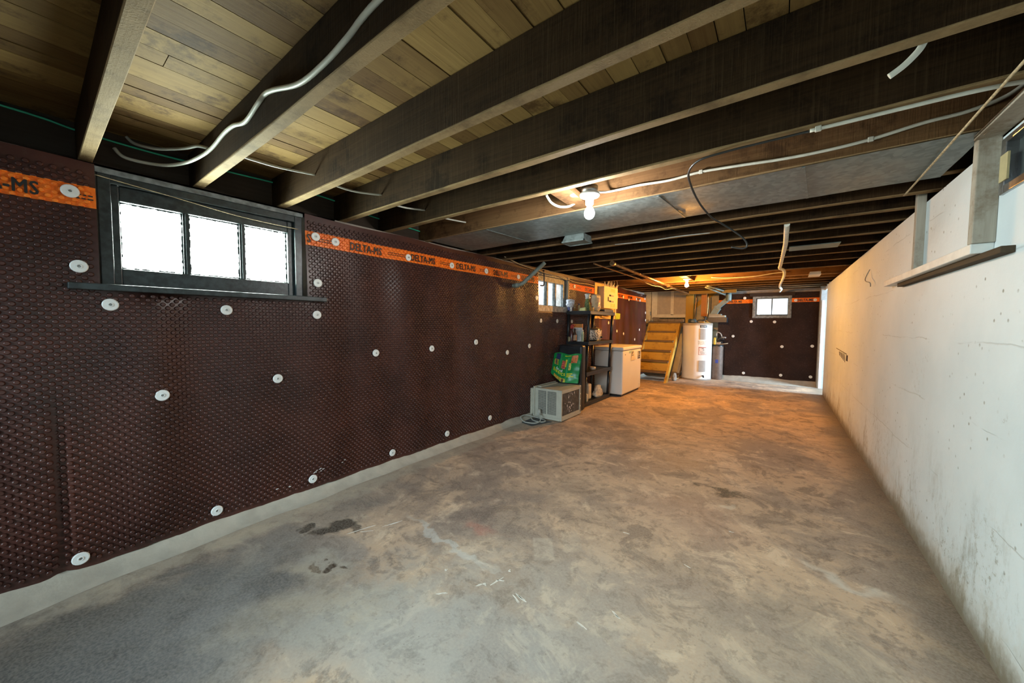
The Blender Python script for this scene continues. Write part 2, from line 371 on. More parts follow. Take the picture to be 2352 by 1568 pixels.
# ================================================================== STRUCTURE
LW, RW, FY, BY = -2.70, .663, 9.70, -2.5       # inner faces of left, right, far and rear walls
ZJ, ZD = 2.015, 2.215                         # joist bottoms, deck underside
fl = struct('floor', box(-3.4, 3.2, BY-.3, 10.6, -.15, 0), FLOOR)
mb = MB(); rs = random.Random(3)                 # dried white paint splashes lying on the concrete
for x, y, rx, ry, an in [(-1.99, 1.17, .09, .003, 72), (-1.90, 1.31, .06, .0025, 72), (-1.95, 1.17, .04, .0025, 50), (-1.066, 1.31, .004, .03, -10), (-1.055, 1.33, .02, .004, 30), (-1.10, 1.265, .010, .006, 30), (-1.115, 1.245, .018, .003, 60),
 (-.91, 1.30, .042, .0045, -12), (-.93, 1.285, .03, .003, -20), (-.53, 1.47, .026, .0045, -30), (-.62, 1.33, .03, .003, -15), (-1.22, 1.10, .025, .003, 50), (-1.06, 1.41, .008, .006, 0), (-1.32, 1.22, .008, .005, 0), (-.7, 2.1, .02, .003, 0), (-.35, 2.0, .02, .003, -20), (-.2, 2.5, .015, .003, 10)]:
    for q in range(3):
        k = (1, .45, .3)[q]; ox, oy = (0, 0) if q == 0 else (rs.uniform(-.9, .9)*rx, rs.uniform(-2, 2)*ry); n = 9; c, s_ = math.cos(R(an)), math.sin(R(an)); ring = []
        for i in range(n):
            a = 2*math.pi*i/n; u = ox+rx*k*math.cos(a)*rs.uniform(.75, 1.1); v = oy+ry*k*math.sin(a)*rs.uniform(.6, 1.3); ring.append((x+u*c-v*s_, y+u*s_+v*c))
        mb.add([(*p, .0002) for p in ring]+[(*p, .0012) for p in ring], [tuple(range(n-1, -1, -1)), tuple(range(n, 2*n))]+[(i, (i+1) % n, n+(i+1) % n, n+i) for i in range(n)])
link('paint_splash', mb, M('dried white paint', (.66, .63, .56), .6), fl, kind='stuff')

# ---- left wall: concrete behind, dimpled membrane in front
def wall_with_holes(u0, u1, z0, z1, holes, put):
    us = sorted({u0, u1, *[h[0] for h in holes], *[h[1] for h in holes]})
    for a, b in zip(us, us[1:]):
        hs = [h for h in holes if h[0] <= a and h[1] >= b]
        if not hs: put(a, b, z0, z1)
        for h in hs:
            if h[2] > z0: put(a, b, z0, h[2])
            if h[3] < z1: put(a, b, h[3], z1)
W1 = (.235, 1.145, 1.42, 1.985); W2 = (4.19, 5.03, 1.44, 1.96)
mb = MB(); wall_with_holes(BY, 9.0, 0, ZJ, [W1, W2], lambda a, b, c, d: mb.box(LW-.22, LW-.012, a, b, c, d))
wl = struct('wall_left', mb, CONCRETE)
link('sill_beam', box(-3.02, LW-.10, BY, 9.0, ZJ, ZD), BEAM, wl)
link('sill_beam', box(-2.92, LW-.012, -.0, 1.4, 1.985, ZJ), BEAM, wl)

def sheet_x(y, z):
    e = max(0., min(1., (1.93-z)/.35))*max(0., min(1., (z-.02)/.15))*.85+.15
    w = .014*math.sin(y*6.4+.9*math.sin(1.7*z))+.009*math.sin(y*15.1+z*1.2+1)+.016*noise.noise(Vector((y*1.3, z*.8, 3.1)))
    w += .022*math.exp(-((y-.30-.08*z)/.10)**2)*(1 if z < 1.4 else 0)+.016*math.exp(-((y-1.42+.05*z)/.12)**2)
    c = -.034*math.exp(-((y-.05-.012*math.sin(z*3))/.015)**2)*max(0, min(1, (1.0-z)/.35))
    return LW+.016+.006+e*w*.9+c
OPEN = [(.215, 1.17, 1.40, 3), (4.165, 5.075, 1.425, 1.965)]
def in_open(y, z, m=0): return any(a-m < y < b+m and c-m < z < d+m for a, b, c, d in OPEN)
def breaks(lo, hi, step, must):
    vals = [lo]; must = sorted(x for x in must if lo < x < hi)+[hi]
    for x in must:
        n = max(1, round((x-vals[-1])/step)); a = vals[-1]; vals += [a+(x-a)*(i+1)/n for i in range(n)]
    return vals
ys = breaks(-1.6, 9.0, .03, [.215, 1.17, 4.165, 5.075]); zs = breaks(.045, 2.0, .045, [1.40, 1.425, 1.965])
def ztop(y): return 2.005-.012*math.sin(y*3.1)**2-.05*max(0, (y-7.2)/1.8)
vs = []
for j, z in enumerate(zs):
    for y in ys:
        zz = z
        if j == 0: zz = .052+.010*noise.noise(Vector((y*9, 0, 0)))+.006*noise.noise(Vector((y*40, 1, 0)))
        if j == len(zs)-1: zz = ztop(y)
        x = sheet_x(y, zz)
        if zz > 1.9: x += .02*max(0, (y-7.5))*((zz-1.9)/.1)*(.5+.5*math.sin(y*17))     # puckered top hem at the far end
        vs.append((x, y, zz))
ny = len(ys); fs = []
for j in range(len(zs)-1):
    for i in range(ny-1):
        if not in_open((ys[i]+ys[i+1])/2, (zs[j]+zs[j+1])/2): fs.append((j*ny+i, j*ny+i+1, (j+1)*ny+i+1, (j+1)*ny+i))
mb = MB(); mb.add(vs, fs, True)
membrane = link('membrane_sheet', mb, MEM, wl)
# dimples: staggered rows of small frusta, real geometry, joined as stuff
mb = MB(); DV = []; DF = []; nb = 0
PY, PZ = .038, .019
j = 0; z = .085
while z < 1.955:
    y = -1.2+(PY/2 if j % 2 else 0)
    while y < 6.2:
        if not in_open(y, z, .012):
            n = 8 if y < 2.6 else 6; x = sheet_x(y, z); r0, r1, h = .0115, .0068, .0098
            for rr, hh in ((r0, -.001), (r0*.93, h*.55), (r1, h)) if n == 8 else ((r0, -.001), (r1, h)):
                for k in range(n):
                    a = 2*math.pi*k/n; DV.append((x+hh, y+rr*math.cos(a), z+rr*math.sin(a)))
            L = 3 if n == 8 else 2
            for l in range(L-1):
                for k in range(n): DF.append((nb+l*n+k, nb+l*n+(k+1) % n, nb+(l+1)*n+(k+1) % n, nb+(l+1)*n+k))
            DF.append(tuple(nb+(L-1)*n+k for k in range(n))); nb += L*n
        y += PY
    z += PZ; j += 1
me = bpy.data.meshes.new('dimples'); me.from_pydata(DV, [], DF); me.polygons.foreach_set('use_smooth', [len(f) == 4 for f in DF]); me.materials.append(MEM)
o = bpy.data.objects.new('dimples', me); COL.objects.link(o); o.parent = wl; o['kind'] = 'stuff'
# printed words on the orange band
def band_print(mbs, y, s='DELTA-MS', size=.082, z=1.806, sx=.72, x=LW+.0275):
    t = text_mb(s, size, (x, y, z), (0, 1, 0), (0, 0, 1), .001, 0, sx)
    for dy, dz in ((-.0016, 0), (0, .0012), (.0016, 0), (0, -.0012)):     # overprinted strokes give the heavy face
        mbs.add([(sheet_x(v[1], v[2])+.0104+(v[0]-x)+.0001*(dz != 0), v[1]+dy, v[2]+dz) for v in t.v], t.f)
pr = MB()
for y in (1.49, 2.055, 2.63, 3.20, 3.77, 5.62, 7.15, 7.72, 8.3): band_print(pr, y)
band_print(pr, -.232); band_print(pr, 1.175, 'S')
link('printed_lettering', pr, INK, wl)
pr = MB()
for y0 in (.12, 1.235, 1.83, 2.40, 2.98, 3.55, 4.1, 5.3, 5.98):
    for zz in (1.838, 1.822):
        y = y0
        while y < y0+.15:
            w = random.uniform(.008, .02)
            if not in_open(y, 1.84, .02): xx = sheet_x(y, zz)+.0098; pr.box(xx, xx+.0008, y, y+w, zz, zz+.006)
            y += w+.006
link('small_print', pr, INK, wl, kind='stuff')
# white fixing washers
wm = MB(); wm.lathe([(.0295, 0), (.0295, .004), (.026, .0062), (.011, .0062), (.010, .0085), (.0065, .0085), (.0060, .0040)], 20, axis='x')
proto_w = bpy.data.meshes.new('fixing_washer'); proto_w.from_pydata(wm.v, [], wm.f); proto_w.polygons.foreach_set('use_smooth', [False]*len(wm.f)); proto_w.materials.append(WHITEPL)
sm = MB(); sm.lathe([(.0052, .0040), (.0045, .0062), (.002, .0066)], 8, axis='x')
proto_s = bpy.data.meshes.new('nail_head'); proto_s.from_pydata(sm.v, [], sm.f); proto_s.materials.append(STEEL)
def washer(parent, loc, rz=0):
    o = bpy.data.objects.new('fixing_washer', proto_w); COL.objects.link(o); o.parent = parent; o.location = loc; o.rotation_euler = (0, 0, rz)
    q = bpy.data.objects.new('nail_head', proto_s); COL.objects.link(q); q.parent = o
for y, z in [(.136, 1.849), (.151, 1.505), (.244, 1.329), (.713, 1.319), (1.235, 1.853), (1.378, 1.842), (1.237, 1.527), (1.227, 1.302), (2.027, 1.826), (2.563, 1.828), (3.081, 1.833),
             (1.703, 1.0), (2.3, 1.006), (2.904, 1.046), (3.498, .896), (3.952, .956), (.975, .875), (.415, .853), (3.15, .162), (2.487, .137), (1.856, .12), (1.182, .126), (.637, .115),
             (.109, .11), (4.087, 1.597), (4.224, 1.293), (4.717, 1.292), (5.217, 1.845), (3.70, 1.835), (7.085, 1.796), (7.429, 1.815), (7.775, 1.783), (8.263, 1.821), (8.545, 1.807), (8.904, 1.868),
             (5.161, 1.29), (5.955, 1.315), (6.682, 1.278), (7.053, 1.114), (7.528, 1.052), (8.209, .911), (8.946, 1.355), (8.931, 1.534), (8.565, 1.126)]:
    washer(wl, (sheet_x(y, z)+.0096, y, z))
# mortar cove at the foot
mb = MB(); N = 260
def cove(u, v):
    y = -1.8+u*10.8; n1 = noise.noise(Vector((y*2.2, 0, 7)))
    wdt = .085+.030*n1+.055*max(0, 1-(y+.3)/1.2)*(y < .9)
    top = .066+.010*noise.noise(Vector((y*8, 3, 0)))+.006*noise.noise(Vector((y*35, 3, 0)))
    x = LW+.004+wdt*(v**1.15)*1.4; z = top*(1-v)**1.5+.001
    return (x, y, z)
mb.grid(cove, N, 6)
link('mortar_cove', mb, MORTAR, wl)
# white flecks of torn label on the sheet
mb = MB()
for y, z in [(1.19, .178), (1.215, .182), (1.235, .172), (1.20, .17), (1.40, .185), (.945, .125), (1.02, .12)]:
    for k in range(3):
        a = y+random.uniform(-.014, .014); b = z+random.uniform(-.008, .008); x = sheet_x(a, b)+.0099; mb.box(x, x+.0008, a, a+random.uniform(.005, .014), b, b+.0035)
link('label_scrap', mb, WHITEPL, wl, kind='stuff')

# ---- windows
def window_left(idx, y0, y1, z0, z1, panes, frame_mat, sash_mat, casing_w, sill, px, pz):
    w = struct('window_%d' % idx, MB().box(LW-.06, LW+.006, y0, y0+casing_w, z0, z1).box(LW-.06, LW+.006, y1-casing_w, y1, z0, z1).box(LW-.06, LW+.006, y0+casing_w, y1-casing_w, z1-.04, z1), frame_mat, bevel=.003)
    a, b = y0+casing_w, y1-casing_w; g0, g1 = pz
    s = MB().box(LW-.075, LW-.022, a, panes[0][0], z0, z1-.04).box(LW-.075, LW-.022, panes[-1][1], b, z0, z1-.04)
    s.box(LW-.075, LW-.022, panes[0][0], panes[-1][1], z0, g0).box(LW-.075, LW-.022, panes[0][0], panes[-1][1], g1, z1-.04)
    link('sash', s, sash_mat, w, bevel=.004)
    for p, q in zip(panes, panes[1:]):
        mm = MB().box(LW-.070, LW-.032, p[1], q[0], g0, g1).box(LW-.032, LW-.020, p[1]+.009, q[0]-.009, g0, g1); link('glazing_bar', mm, sash_mat, w)
    for p in panes:
        link('pane', box(LW-.060, LW-.056, p[0]-.004, p[1]+.004, g0-.004, g1+.004), GLASS, w)
    # ragged putty round the glass
    mb = MB()
    for p in panes:
        for i in range(26):
            yy = p[0]+(p[1]-p[0])*i/26; d = .004+.006*random.random(); mb.box(LW-.056, LW-.048, yy, yy+(p[1]-p[0])/26, g0, g0+d); mb.box(LW-.056, LW-.048, yy, yy+(p[1]-p[0])/26, g1-d*.8, g1)
        for i in range(22):
            zz = g0+(g1-g0)*i/22; d = .003+.005*random.random(); mb.box(LW-.056, LW-.048, p[0], p[0]+d, zz, zz+(g1-g0)/22); mb.box(LW-.056, LW-.048, p[1]-d, p[1], zz, zz+(g1-g0)/22)
    link('putty', mb, sash_mat, w, kind='stuff')
    return w
w1 = window_left(1, .222, 1.158, 1.428, 1.972, [(.297, .541), (.568, .807), (.835, 1.077)], DARKPAINT, DARKPAINT, .045, True, 0, (1.517, 1.857))
link('window_sill', box(LW-.05, LW+.085, .112, 1.288, 1.396, 1.427), DARKPAINT, w1, bevel=.004)
link('head_board', MB().box(LW-.06, LW+.012, .215, 1.165, 1.972, 2.000), GREYPAINT, w1, bevel=.003)
link('wire', MB().tube(smooth_path([(LW+.02, .20, 1.955), (LW+.018, .5, 1.925), (LW+.018, .8, 1.893), (LW+.018, 1.13, 1.885)]), .0022, 6), TWINE, w1)
w2 = window_left(2, 4.170, 5.070, 1.430, 1.965, [(4.235, 4.46), (4.515, 4.70), (4.745, 4.955)], GREYPAINT, GREYPAINT, .035, True, 0, (1.512, 1.850))
link('window_sill', box(LW-.05, LW+.012, 4.17, 5.07, 1.425, 1.508), M('peeling pale sill paint', (.50, .46, .40), .6, vary=.35, vs=20), w2, bevel=.003)
link('trim_board', box(LW-.02, LW+.02, 5.03, 5.085, 1.44, 1.975), WEATHERED, w2, bevel=.003)
link('handle', MB().tube(smooth_path([(LW+.03, 4.30, 1.99), (LW+.035, 4.30, 1.90), (LW+.035, 4.30, 1.80), (LW+.035, 4.27, 1.775), (LW+.03, 4.22, 1.775)], 4), .009, 8), BLACKPL, w2)

# ---- far wall
mb = MB(); FW = (-.54, .15, 1.41, 1.885)
wall_with_holes(-1.20, 3.2, 0, ZD, [FW], lambda a, b, c, d: mb.box(a, b, FY, FY+.2, c, d))
wf = struct('wall_far', mb, CONCRETE)
mb = MB()
xs = breaks(-1.20, .62, .05, [FW[0], FW[1]]); zz_ = breaks(.085, 1.955, .06, [FW[2], FW[3]])
def fy(x, z): return FY-.018-.010*math.sin(x*5+z)-.006*math.sin(x*11+2*z)*(z < 1.7)
vs = [(x, fy(x, z), z+(.012*noise.noise(Vector((x*9, 0, 2))) if k == 0 else 0)) for k, z in enumerate(zz_) for x in xs]; n = len(xs)
fs = [(j*n+i, j*n+i+1, (j+1)*n+i+1, (j+1)*n+i) for j in range(len(zz_)-1) for i in range(n-1) if not (FW[0] < (xs[i]+xs[i+1])/2 < FW[1] and FW[2] < (zz_[j]+zz_[j+1])/2 < FW[3])]
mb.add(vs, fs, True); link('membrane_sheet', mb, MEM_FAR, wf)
pr = MB()
for x, s in ((-1.0, 'DELTA-MS'), (.24, 'DELTA-MS')):
    t = text_mb(s, .072, (x, FY-.04, 1.757), (1, 0, 0), (0, 0, 1), .001, .002, .75); pr.add(t.v, t.f)
link('printed_lettering', pr, INK, wf)
for x, z in [(-.693, 1.859), (-1.037, 1.792), (-.554, 1.333), (-.13, 1.325), (-.891, .995), (.016, .796), (.517, .827), (-.663, .165), (.016, .178), (.513, .187), (.215, 1.78), (.529, 1.779)]:
    washer(wf, (x, fy(x, z)-.004, z), -math.pi/2)
mb = MB(); mb.grid(lambda u, v: (-1.2+u*1.9, FY-.01-.30*v**1.2, (.10+.008*noise.noise(Vector((u*20, 1, 1))))*(1-v)**1.6+.001), 60, 6); link('mortar_cove', mb, MORTAR, wf)
w4 = struct('window_4', MB().box(FW[0], FW[0]+.06, FY-.03, FY+.06, FW[2], FW[3]).box(FW[1]-.06, FW[1], FY-.03, FY+.06, FW[2], FW[3]).box(FW[0]+.06, FW[1]-.06, FY-.03, FY+.06, FW[2], FW[2]+.05).box(FW[0]+.06, FW[1]-.06, FY-.03, FY+.06, FW[3]-.04, FW[3]), GREYPAINT, bevel=.004)
link('sash', MB().box(-.48, -.455, FY, FY+.05, 1.46, 1.845).box(.083, .09, FY, FY+.05, 1.46, 1.845).box(-.455, .083, FY, FY+.05, 1.46, 1.488).box(-.455, .083, FY, FY+.05, 1.826, 1.845), DARKPAINT, w4)
link('glazing_bar', box(-.199, -.180, FY, FY+.045, 1.488, 1.826), DARKPAINT, w4)
for a, b in ((-.455, -.199), (-.180, .083)): link('pane', box(a, b, FY+.02, FY+.024, 1.488, 1.826), GLASS, w4)
link('head_board', box(-.60, .20, FY-.035, FY-.0, 1.887, 1.96), BEAM, w4)

# ---- right wall, painted white, ends short of the far wall at a side doorway
def sag(u, v, y0, y1, z1): return (RW+.010*noise.noise(Vector((0, (y0+u*(y1-y0))*1.2, v*2))), y0+u*(y1-y0), v*z1)
ZR = 1.985
W3 = (1.50, 2.262, 1.755, 1.965)
mb = MB()
def rx(y): return RW-.034*max(0, (y-3)/5.55)
def rput(a, b, c, d): mb.hull8([(rx(a), a, c), (rx(b), b, c), (RW+.28, b, c), (RW+.28, a, c)], [(rx(a), a, d), (rx(b), b, d), (RW+.28, b, d), (RW+.28, a, d)])
wall_with_holes(BY, 8.55, 0, ZR, [W3, (3, 3, 0, 0)], rput)
wr = struct('wall_right', mb, WHITE_WALL)
link('rim_joist', box(RW+.24, RW+.30, BY, 8.55, ZR, ZD), BEAM, wr)
link('wall_stub', box(.597, .95, 9.42, FY, 0, ZD), M('grey white stub paint', (.34, .37, .37), .6), wr, bevel=.01)
link('door_header', box(RW, RW+.28, 8.55, 9.42, 1.95, ZD), WHITE_WALL, wr)
link('door_edge', box(.62, .66, 9.39, 9.425, .0, 1.75), M('white door edge paint', (.82, .84, .84), .4), wr)
# square pocket and scratched plaster beside it
link('pocket', box(rx(5.97)-.003, RW+.004, 5.86, 5.97, .825, .895), M('dark pocket', (.035, .028, .022), .8), wr)
mb = MB()
for k in range(6): mb.tube([(rx(6.05+.1*k)-.001, 6.05+.10*k, .80+.01*k), (rx(6.1+.1*k)-.003, 6.08+.10*k, .86+.008*k), (rx(6.1+.1*k)-.001, 6.10+.1*k, .90)], .004, 5)
mb.tube([(rx(5.95)-.002, 5.95, .905), (rx(6.9)-.002, 6.9, .93)], .005, 5)
link('scratch', mb, M('scored plaster', (.16, .14, .11), .9), wr, kind='stuff')
link('hook_wire', MB().tube(smooth_path([(RW-.02, 4.75, 1.78), (RW-.05, 4.72, 1.70), (RW-.06, 4.62, 1.66), (RW-.04, 4.56, 1.64), (RW-.03, 4.60, 1.61)]), .004, 6), GREYCABLE, wr)
w3 = struct('window_3', MB().box(RW-.012, RW+.05, 2.225, 2.262, 1.755, 1.965).box(RW-.012, RW+.05, 1.50, 2.225, 1.755, 1.785).box(RW-.012, RW+.05, 1.50, 2.225, 1.945, 1.965), STEEL, bevel=.003)
link('pane', box(RW+.02, RW+.024, 1.50, 2.225, 1.785, 1.945), M('grey green blind glass', (.05, .065, .06), .15, bump=0), w3)
link('latch_plate', box(RW-.016, RW-.010, 2.19, 2.25, 1.80, 1.90), M('yellowed plate', (.55, .47, .25), .4), w3)
# framing timbers fixed to the right wall
fr = thing('wall_frame', (RW, 2.8, 1.55), 'whitewashed timber frame of two studs on a ledge, fixed to the white wall', 'frame')
link('stud', box(RW-.062, RW, 2.29, 2.335, 1.585, 2.10), WEATHERED, fr, bevel=.003)
link('stud', box(RW-.040, RW, 3.21, 3.255, 1.585, 2.06), WEATHERED, fr, bevel=.003)
link('ledge_board', box(RW-.062, RW, 2.30, 3.85, 1.545, 1.585), M('white brushed ledge paint', (.70, .72, .69), .6, vary=.08), fr, bevel=.003)
link('ledge_shade_board', box(RW-.035, RW, 2.13, 3.60, 1.52, 1.545), wood('shade darkened underside timber', (.045, .033, .022), (.10, .075, .05), 1, .8, None, .2), fr, bevel=.002)  # dark-coloured plank stands in for the shade beneath the ledge
link('top_board', box(RW-.075, RW, 1.2, 2.29, 1.992, 2.008), WEATHERED, fr, bevel=.002)

# ---- rear wall behind the viewer, with an opening added to let in the unseen fill lamp
mb = MB(); wall_with_holes(LW-.22, RW+.28, 0, ZD, [(-2.0, .1, 1.25, 1.95)], lambda a, b, c, d: mb.box(a, b, BY-.2, BY, c, d))
wb = struct('wall_rear', mb, WHITE_WALL)

# ---- stair alcove: landing walls, partition behind the heater
al = struct('wall_alcove', MB().box(-3.32, -1.15, 10.25, 10.4, 0, ZD).box(-3.32, -3.2, 9.0, 10.25, 0, ZD).box(-3.2, LW-.22, 8.95, 9.0, 0, ZD).box(LW-.22, LW-.005, 9.0, 9.06, 0, 1.28), CREAM)
link('partition', box(-1.75, -1.15, 10.02, 10.06, 1.1, ZD), PLASTER, al)
d1 = struct('door_1', box(-2.86, -1.95, 10.20, 10.24, 1.335, 2.2), CREAM)
link('panel', box(-2.715, -2.375, 10.192, 10.20, 1.52, 2.15), CREAMPANEL, d1); link('panel', box(-2.30, -2.0, 10.192, 10.20, 1.52, 2.15), CREAMPANEL, d1)
link('stile', box(-2.375, -2.30, 10.180, 10.20, 1.50, 2.2), CREAM, d1, bevel=.003); link('stile', box(-2.86, -2.715, 10.180, 10.20, 1.335, 2.2), CREAM, d1, bevel=.003)
link('rail', box(-2.715, -1.95, 10.180, 10.20, 1.335, 1.52), CREAM, d1, bevel=.003)
d2 = struct('door_2', box(-3.08, -2.885, 10.19, 10.24, 1.335, 2.2), CREAM, bevel=.004)
link('hinge', box(-2.895, -2.875, 10.17, 10.19, 1.50, 1.60), STEEL, d2); link('kick_gap', box(-3.04, -2.92, 10.185, 10.19, 1.36, 1.375), M('rust red gap', (.12, .04, .02), .8), d2)
link('diagonal_board', MB().hull8([(-1.80, 9.985, 1.62), (-1.80, 10.015, 1.62), (-1.30, 10.015, 2.02), (-1.30, 9.985, 2.02)], [(-1.80, 9.985, 1.74), (-1.80, 10.015, 1.74), (-1.30, 10.015, 2.14), (-1.30, 9.985, 2.14)]), STAIR, al)

# ---- ceiling: deck boards and joists
ceil = struct('ceiling', box(-3.4, 1.0, BY-.3, 10.6, ZD+.022, ZD+.06), BEAM)
xw = LW-.3; k = 0
while xw < RW+.25:
    w = random.choice([.080, .088, .098, .112]); y = BY+random.uniform(-4.0, 0); 
    while y < 10.4:
        L = random.uniform(4.5, 7.5); dz = random.uniform(0, .004)
        link('plank', box(xw+.0015, xw+w-.0015, max(y, BY), min(y+L-.002, 10.4), ZD+dz, ZD+.021), PLANK, ceil)
        y += L
    xw += w
JY = [-2.2, -1.8, -1.4, -1.0, -.6, -.2, .212, .635, 1.066, 1.486, 1.868, 2.295, 2.805, 3.12, 3.47, 3.83, 4.23, 4.68, 5.15, 5.64, 6.26, 7.10, 7.52, 7.98, 8.42, 8.82, 9.22, 9.62]
for k, y in enumerate(JY):
    th = .046; mb = MB(); n = 14; x0, x1 = -2.86, RW+.238
    if y > 8.9: x0, x1 = -1.9, 1.0
    for i in range(n+1):
        x = x0+(x1-x0)*i/n; dz = .006*noise.noise(Vector((x*1.3, y*5, 0))); dy = .004*noise.noise(Vector((x*.9, y*3, 9)))
        mb.v += [(x, y-th+dy, ZJ+dz), (x, y+dy, ZJ+dz+.003*noise.noise(Vector((x*6, y, 4)))), (x, y+dy, ZD), (x, y-th+dy, ZD)]
    for i in range(n):
        a = i*4; b = a+4
        for q in range(4): mb.f.append((a+q, a+(q+1) % 4, b+(q+1) % 4, b+q)); mb.sm.append(False)
    mb.f += [(3, 2, 1, 0), (n*4, n*4+1, n*4+2, n*4+3)]; mb.sm += [False]*2
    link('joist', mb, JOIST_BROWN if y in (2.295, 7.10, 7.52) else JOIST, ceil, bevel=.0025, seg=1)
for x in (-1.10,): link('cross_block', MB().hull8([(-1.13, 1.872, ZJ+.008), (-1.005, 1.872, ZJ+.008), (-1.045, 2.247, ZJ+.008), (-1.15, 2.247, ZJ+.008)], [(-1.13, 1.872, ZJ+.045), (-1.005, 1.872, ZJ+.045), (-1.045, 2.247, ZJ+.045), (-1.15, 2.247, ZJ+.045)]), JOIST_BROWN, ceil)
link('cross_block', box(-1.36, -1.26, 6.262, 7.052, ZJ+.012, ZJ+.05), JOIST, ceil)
link('header_beam', box(-1.72, -.80, 9.02, 9.07, 1.945, 2.013), wood('olive header timber', (.25, .17, .05), (.36, .26, .09), 0), ceil)
# panned joist bay closed with sheet metal (return air)
mb = MB()
mb.grid(lambda u, v: (-2.64+u*3.26, 2.245+v*.565+.004*noise.noise(Vector((u*60, v, 0)))*(v in (0, 1)), ZJ-.004-.004*noise.noise(Vector((u*9, v*3, 5)))), 70, 6); 
pan = thing('metal_duct_pan', (-1.0, 2.5, ZJ), 'long galvanised sheet metal pan closing one joist bay beside the white bulb', 'duct')
link('sheet', mb, GALV, pan)
for x in (-1.95, -.62, .05): link('seam', MB().hull8([(x, 2.25, ZJ-.0095), (x+.012, 2.25, ZJ-.0095), (x+.05, 2.80, ZJ-.0095), (x+.038, 2.80, ZJ-.0095)], [(x, 2.25, ZJ-.006), (x+.012, 2.25, ZJ-.006), (x+.05, 2.80, ZJ-.006), (x+.038, 2.80, ZJ-.006)]), GALV, pan)

# ================================================================== LIGHT FITTINGS
def bulb_fitting(loc, label, c, s, group=None):
    x, y, z = loc
    t = thing('bulb_fitting', loc, label, 'light', group)
    b = MB().lathe([(.030, z), (.0585, z-.002), (.060, z-.008), (.054, z-.018), (.030, z-.026), (.024, z-.034), (.0225, z-.062), (.019, z-.066)], 28, (x, y, 0))
    link('lamp_holder', b, PORCELAIN, t); link('outlet_box', MB().lathe([(.046, z-.002), (.048, z+.04)], 12, (x, y, 0)), STEEL, t)
    link('screw_cap', MB().lathe([(.0135, z-.060), (.0135, z-.074)], 16, (x, y, 0)), STEEL, t)
    g = MB().lathe([(.0135, z-.072), (.016, z-.080), (.024, z-.092), (.0295, z-.108), (.0300, z-.116), (.027, z-.129), (.019, z-.140), (.008, z-.1455), (.001, z-.146)], 24, (x, y, 0))
    link('bulb', g, emit_material('glowing bulb %.1f' % c[2], c, s), t)
    for a in (-1, 1): link('screw', MB().lathe([(.004, z-.0195), (.004, z-.0225), (.002, z-.024)], 8, (x+a*.042, y, 0)), STEEL, t)
bulb_fitting((-.925, 1.985, ZJ-.006), 'bare white glowing bulb in a porcelain holder between the near joists', (1.0, .985, .94), 900)
bulb_fitting((-1.31, 6.66, ZJ+.012), 'bare orange glowing bulb in a porcelain holder near the stairs', (1.0, .43, .08), 4500)

# ================================================================== CABLES, PIPES, DUCTS UNDER THE JOISTS
def cable(name, pts, r, mat, label, cat='cable', k=6, clips=(), group=None, n=8):
    P = smooth_path(pts, k); o = link(name, MB().tube(P, r, n), mat, origin=pts[0]); tag(o, label, cat, group)
    for c in clips: link('cable_clip', MB().box(c[0]-.010, c[0]+.010, c[1]-.008, c[1]+.006, c[2]-.010, c[2]+.010), CABLE, o, bevel=.003)
    return o
cable('green_wire', [(-2.785, -.9, 2.20), (-2.785, -.042, 2.193), (-2.785, .178, 2.174), (-2.785, .436, 2.167), (-2.785, .786, 2.179), (-2.785, 1.094, 2.19), (-2.785, 1.45, 2.18), (-2.785, 1.73, 2.14), (-2.785, 2.18, 2.12), (-2.785, 2.6, 2.105)], .0052, GREENCABLE, 'thin green wire running through the joists above the dark window', 'wire')
J2 = .582
cable('white_cable', [(-.40, J2, 2.11), (-.875, J2, 2.10), (-1.04, J2, 2.073), (-1.18, J2, 2.058), (-1.35, J2, 2.063), (-1.56, J2, 2.120), (-1.645, J2, 2.135), (-1.70, J2-.005, 2.118), (-1.86, J2, 2.10), (-2.00, J2-.003, 2.125), (-2.14, J2, 2.135), (-2.30, J2-.004, 2.115), (-2.42, J2-.02, 2.10), (-2.56, J2-.06, 2.085), (-2.68, J2-.13, 2.08), (-2.745, J2-.25, 2.09), (-2.76, J2-.29, 2.13)], .0085, CABLE, 'thick white cable wandering along the side of the second joist above the window')
cable('cable_tail', [(-2.36, J2-.004, 2.125), (-2.44, J2-.03, 2.15), (-2.52, J2-.07, 2.145), (-2.62, J2-.15, 2.14), (-2.70, J2-.22, 2.16), (-2.72, J2-.25, 2.19)], .0075, GREYCABLE, 'short grey cable loop branching off beside the white cable above the window')
for k, (a, b) in enumerate([(.640, 1.02), (1.07, 1.44), (1.49, 1.822), (1.872, 2.24)]):
    xx = -2.24+.02*(k % 2); sg = (.010, .020, .015, .006)[k]
    cable('cross_cable', [(xx-.03, a, 2.105), (xx, (a+b)/2, 2.105-sg), (xx+.05, b, 2.10)], .0060, CABLE, ['thin white cable crossing between the second and third joists', 'thin white cable crossing between the third and fourth joists', 'thin white cable crossing between the fourth and fifth joists', 'short white cable end by the start of the metal pan'][k], group='cable runs near the left wall')
cable('bulb_feed_cable', [(-.905, 2.02, 2.045), (-.93, 2.12, 2.06), (-.90, 2.22, 2.085), (-.82, 2.238, 2.090), (-.716, 2.238, 2.090), (-.55, 2.238, 2.080), (-.386, 2.238, 2.088), (-.2, 2.238, 2.077), (-.02, 2.238, 2.063), (.14, 2.238, 2.060), (.283, 2.238, 2.067), (.44, 2.238, 2.088), (.56, 2.238, 2.095), (.65, 2.235, 2.12), (.70, 2.22, 2.16)], .0072, CABLE, 'white cable feeding the white bulb, clipped along the joist to the right wall', clips=[(-.386, 2.238, 2.088), (.283, 2.238, 2.067)])
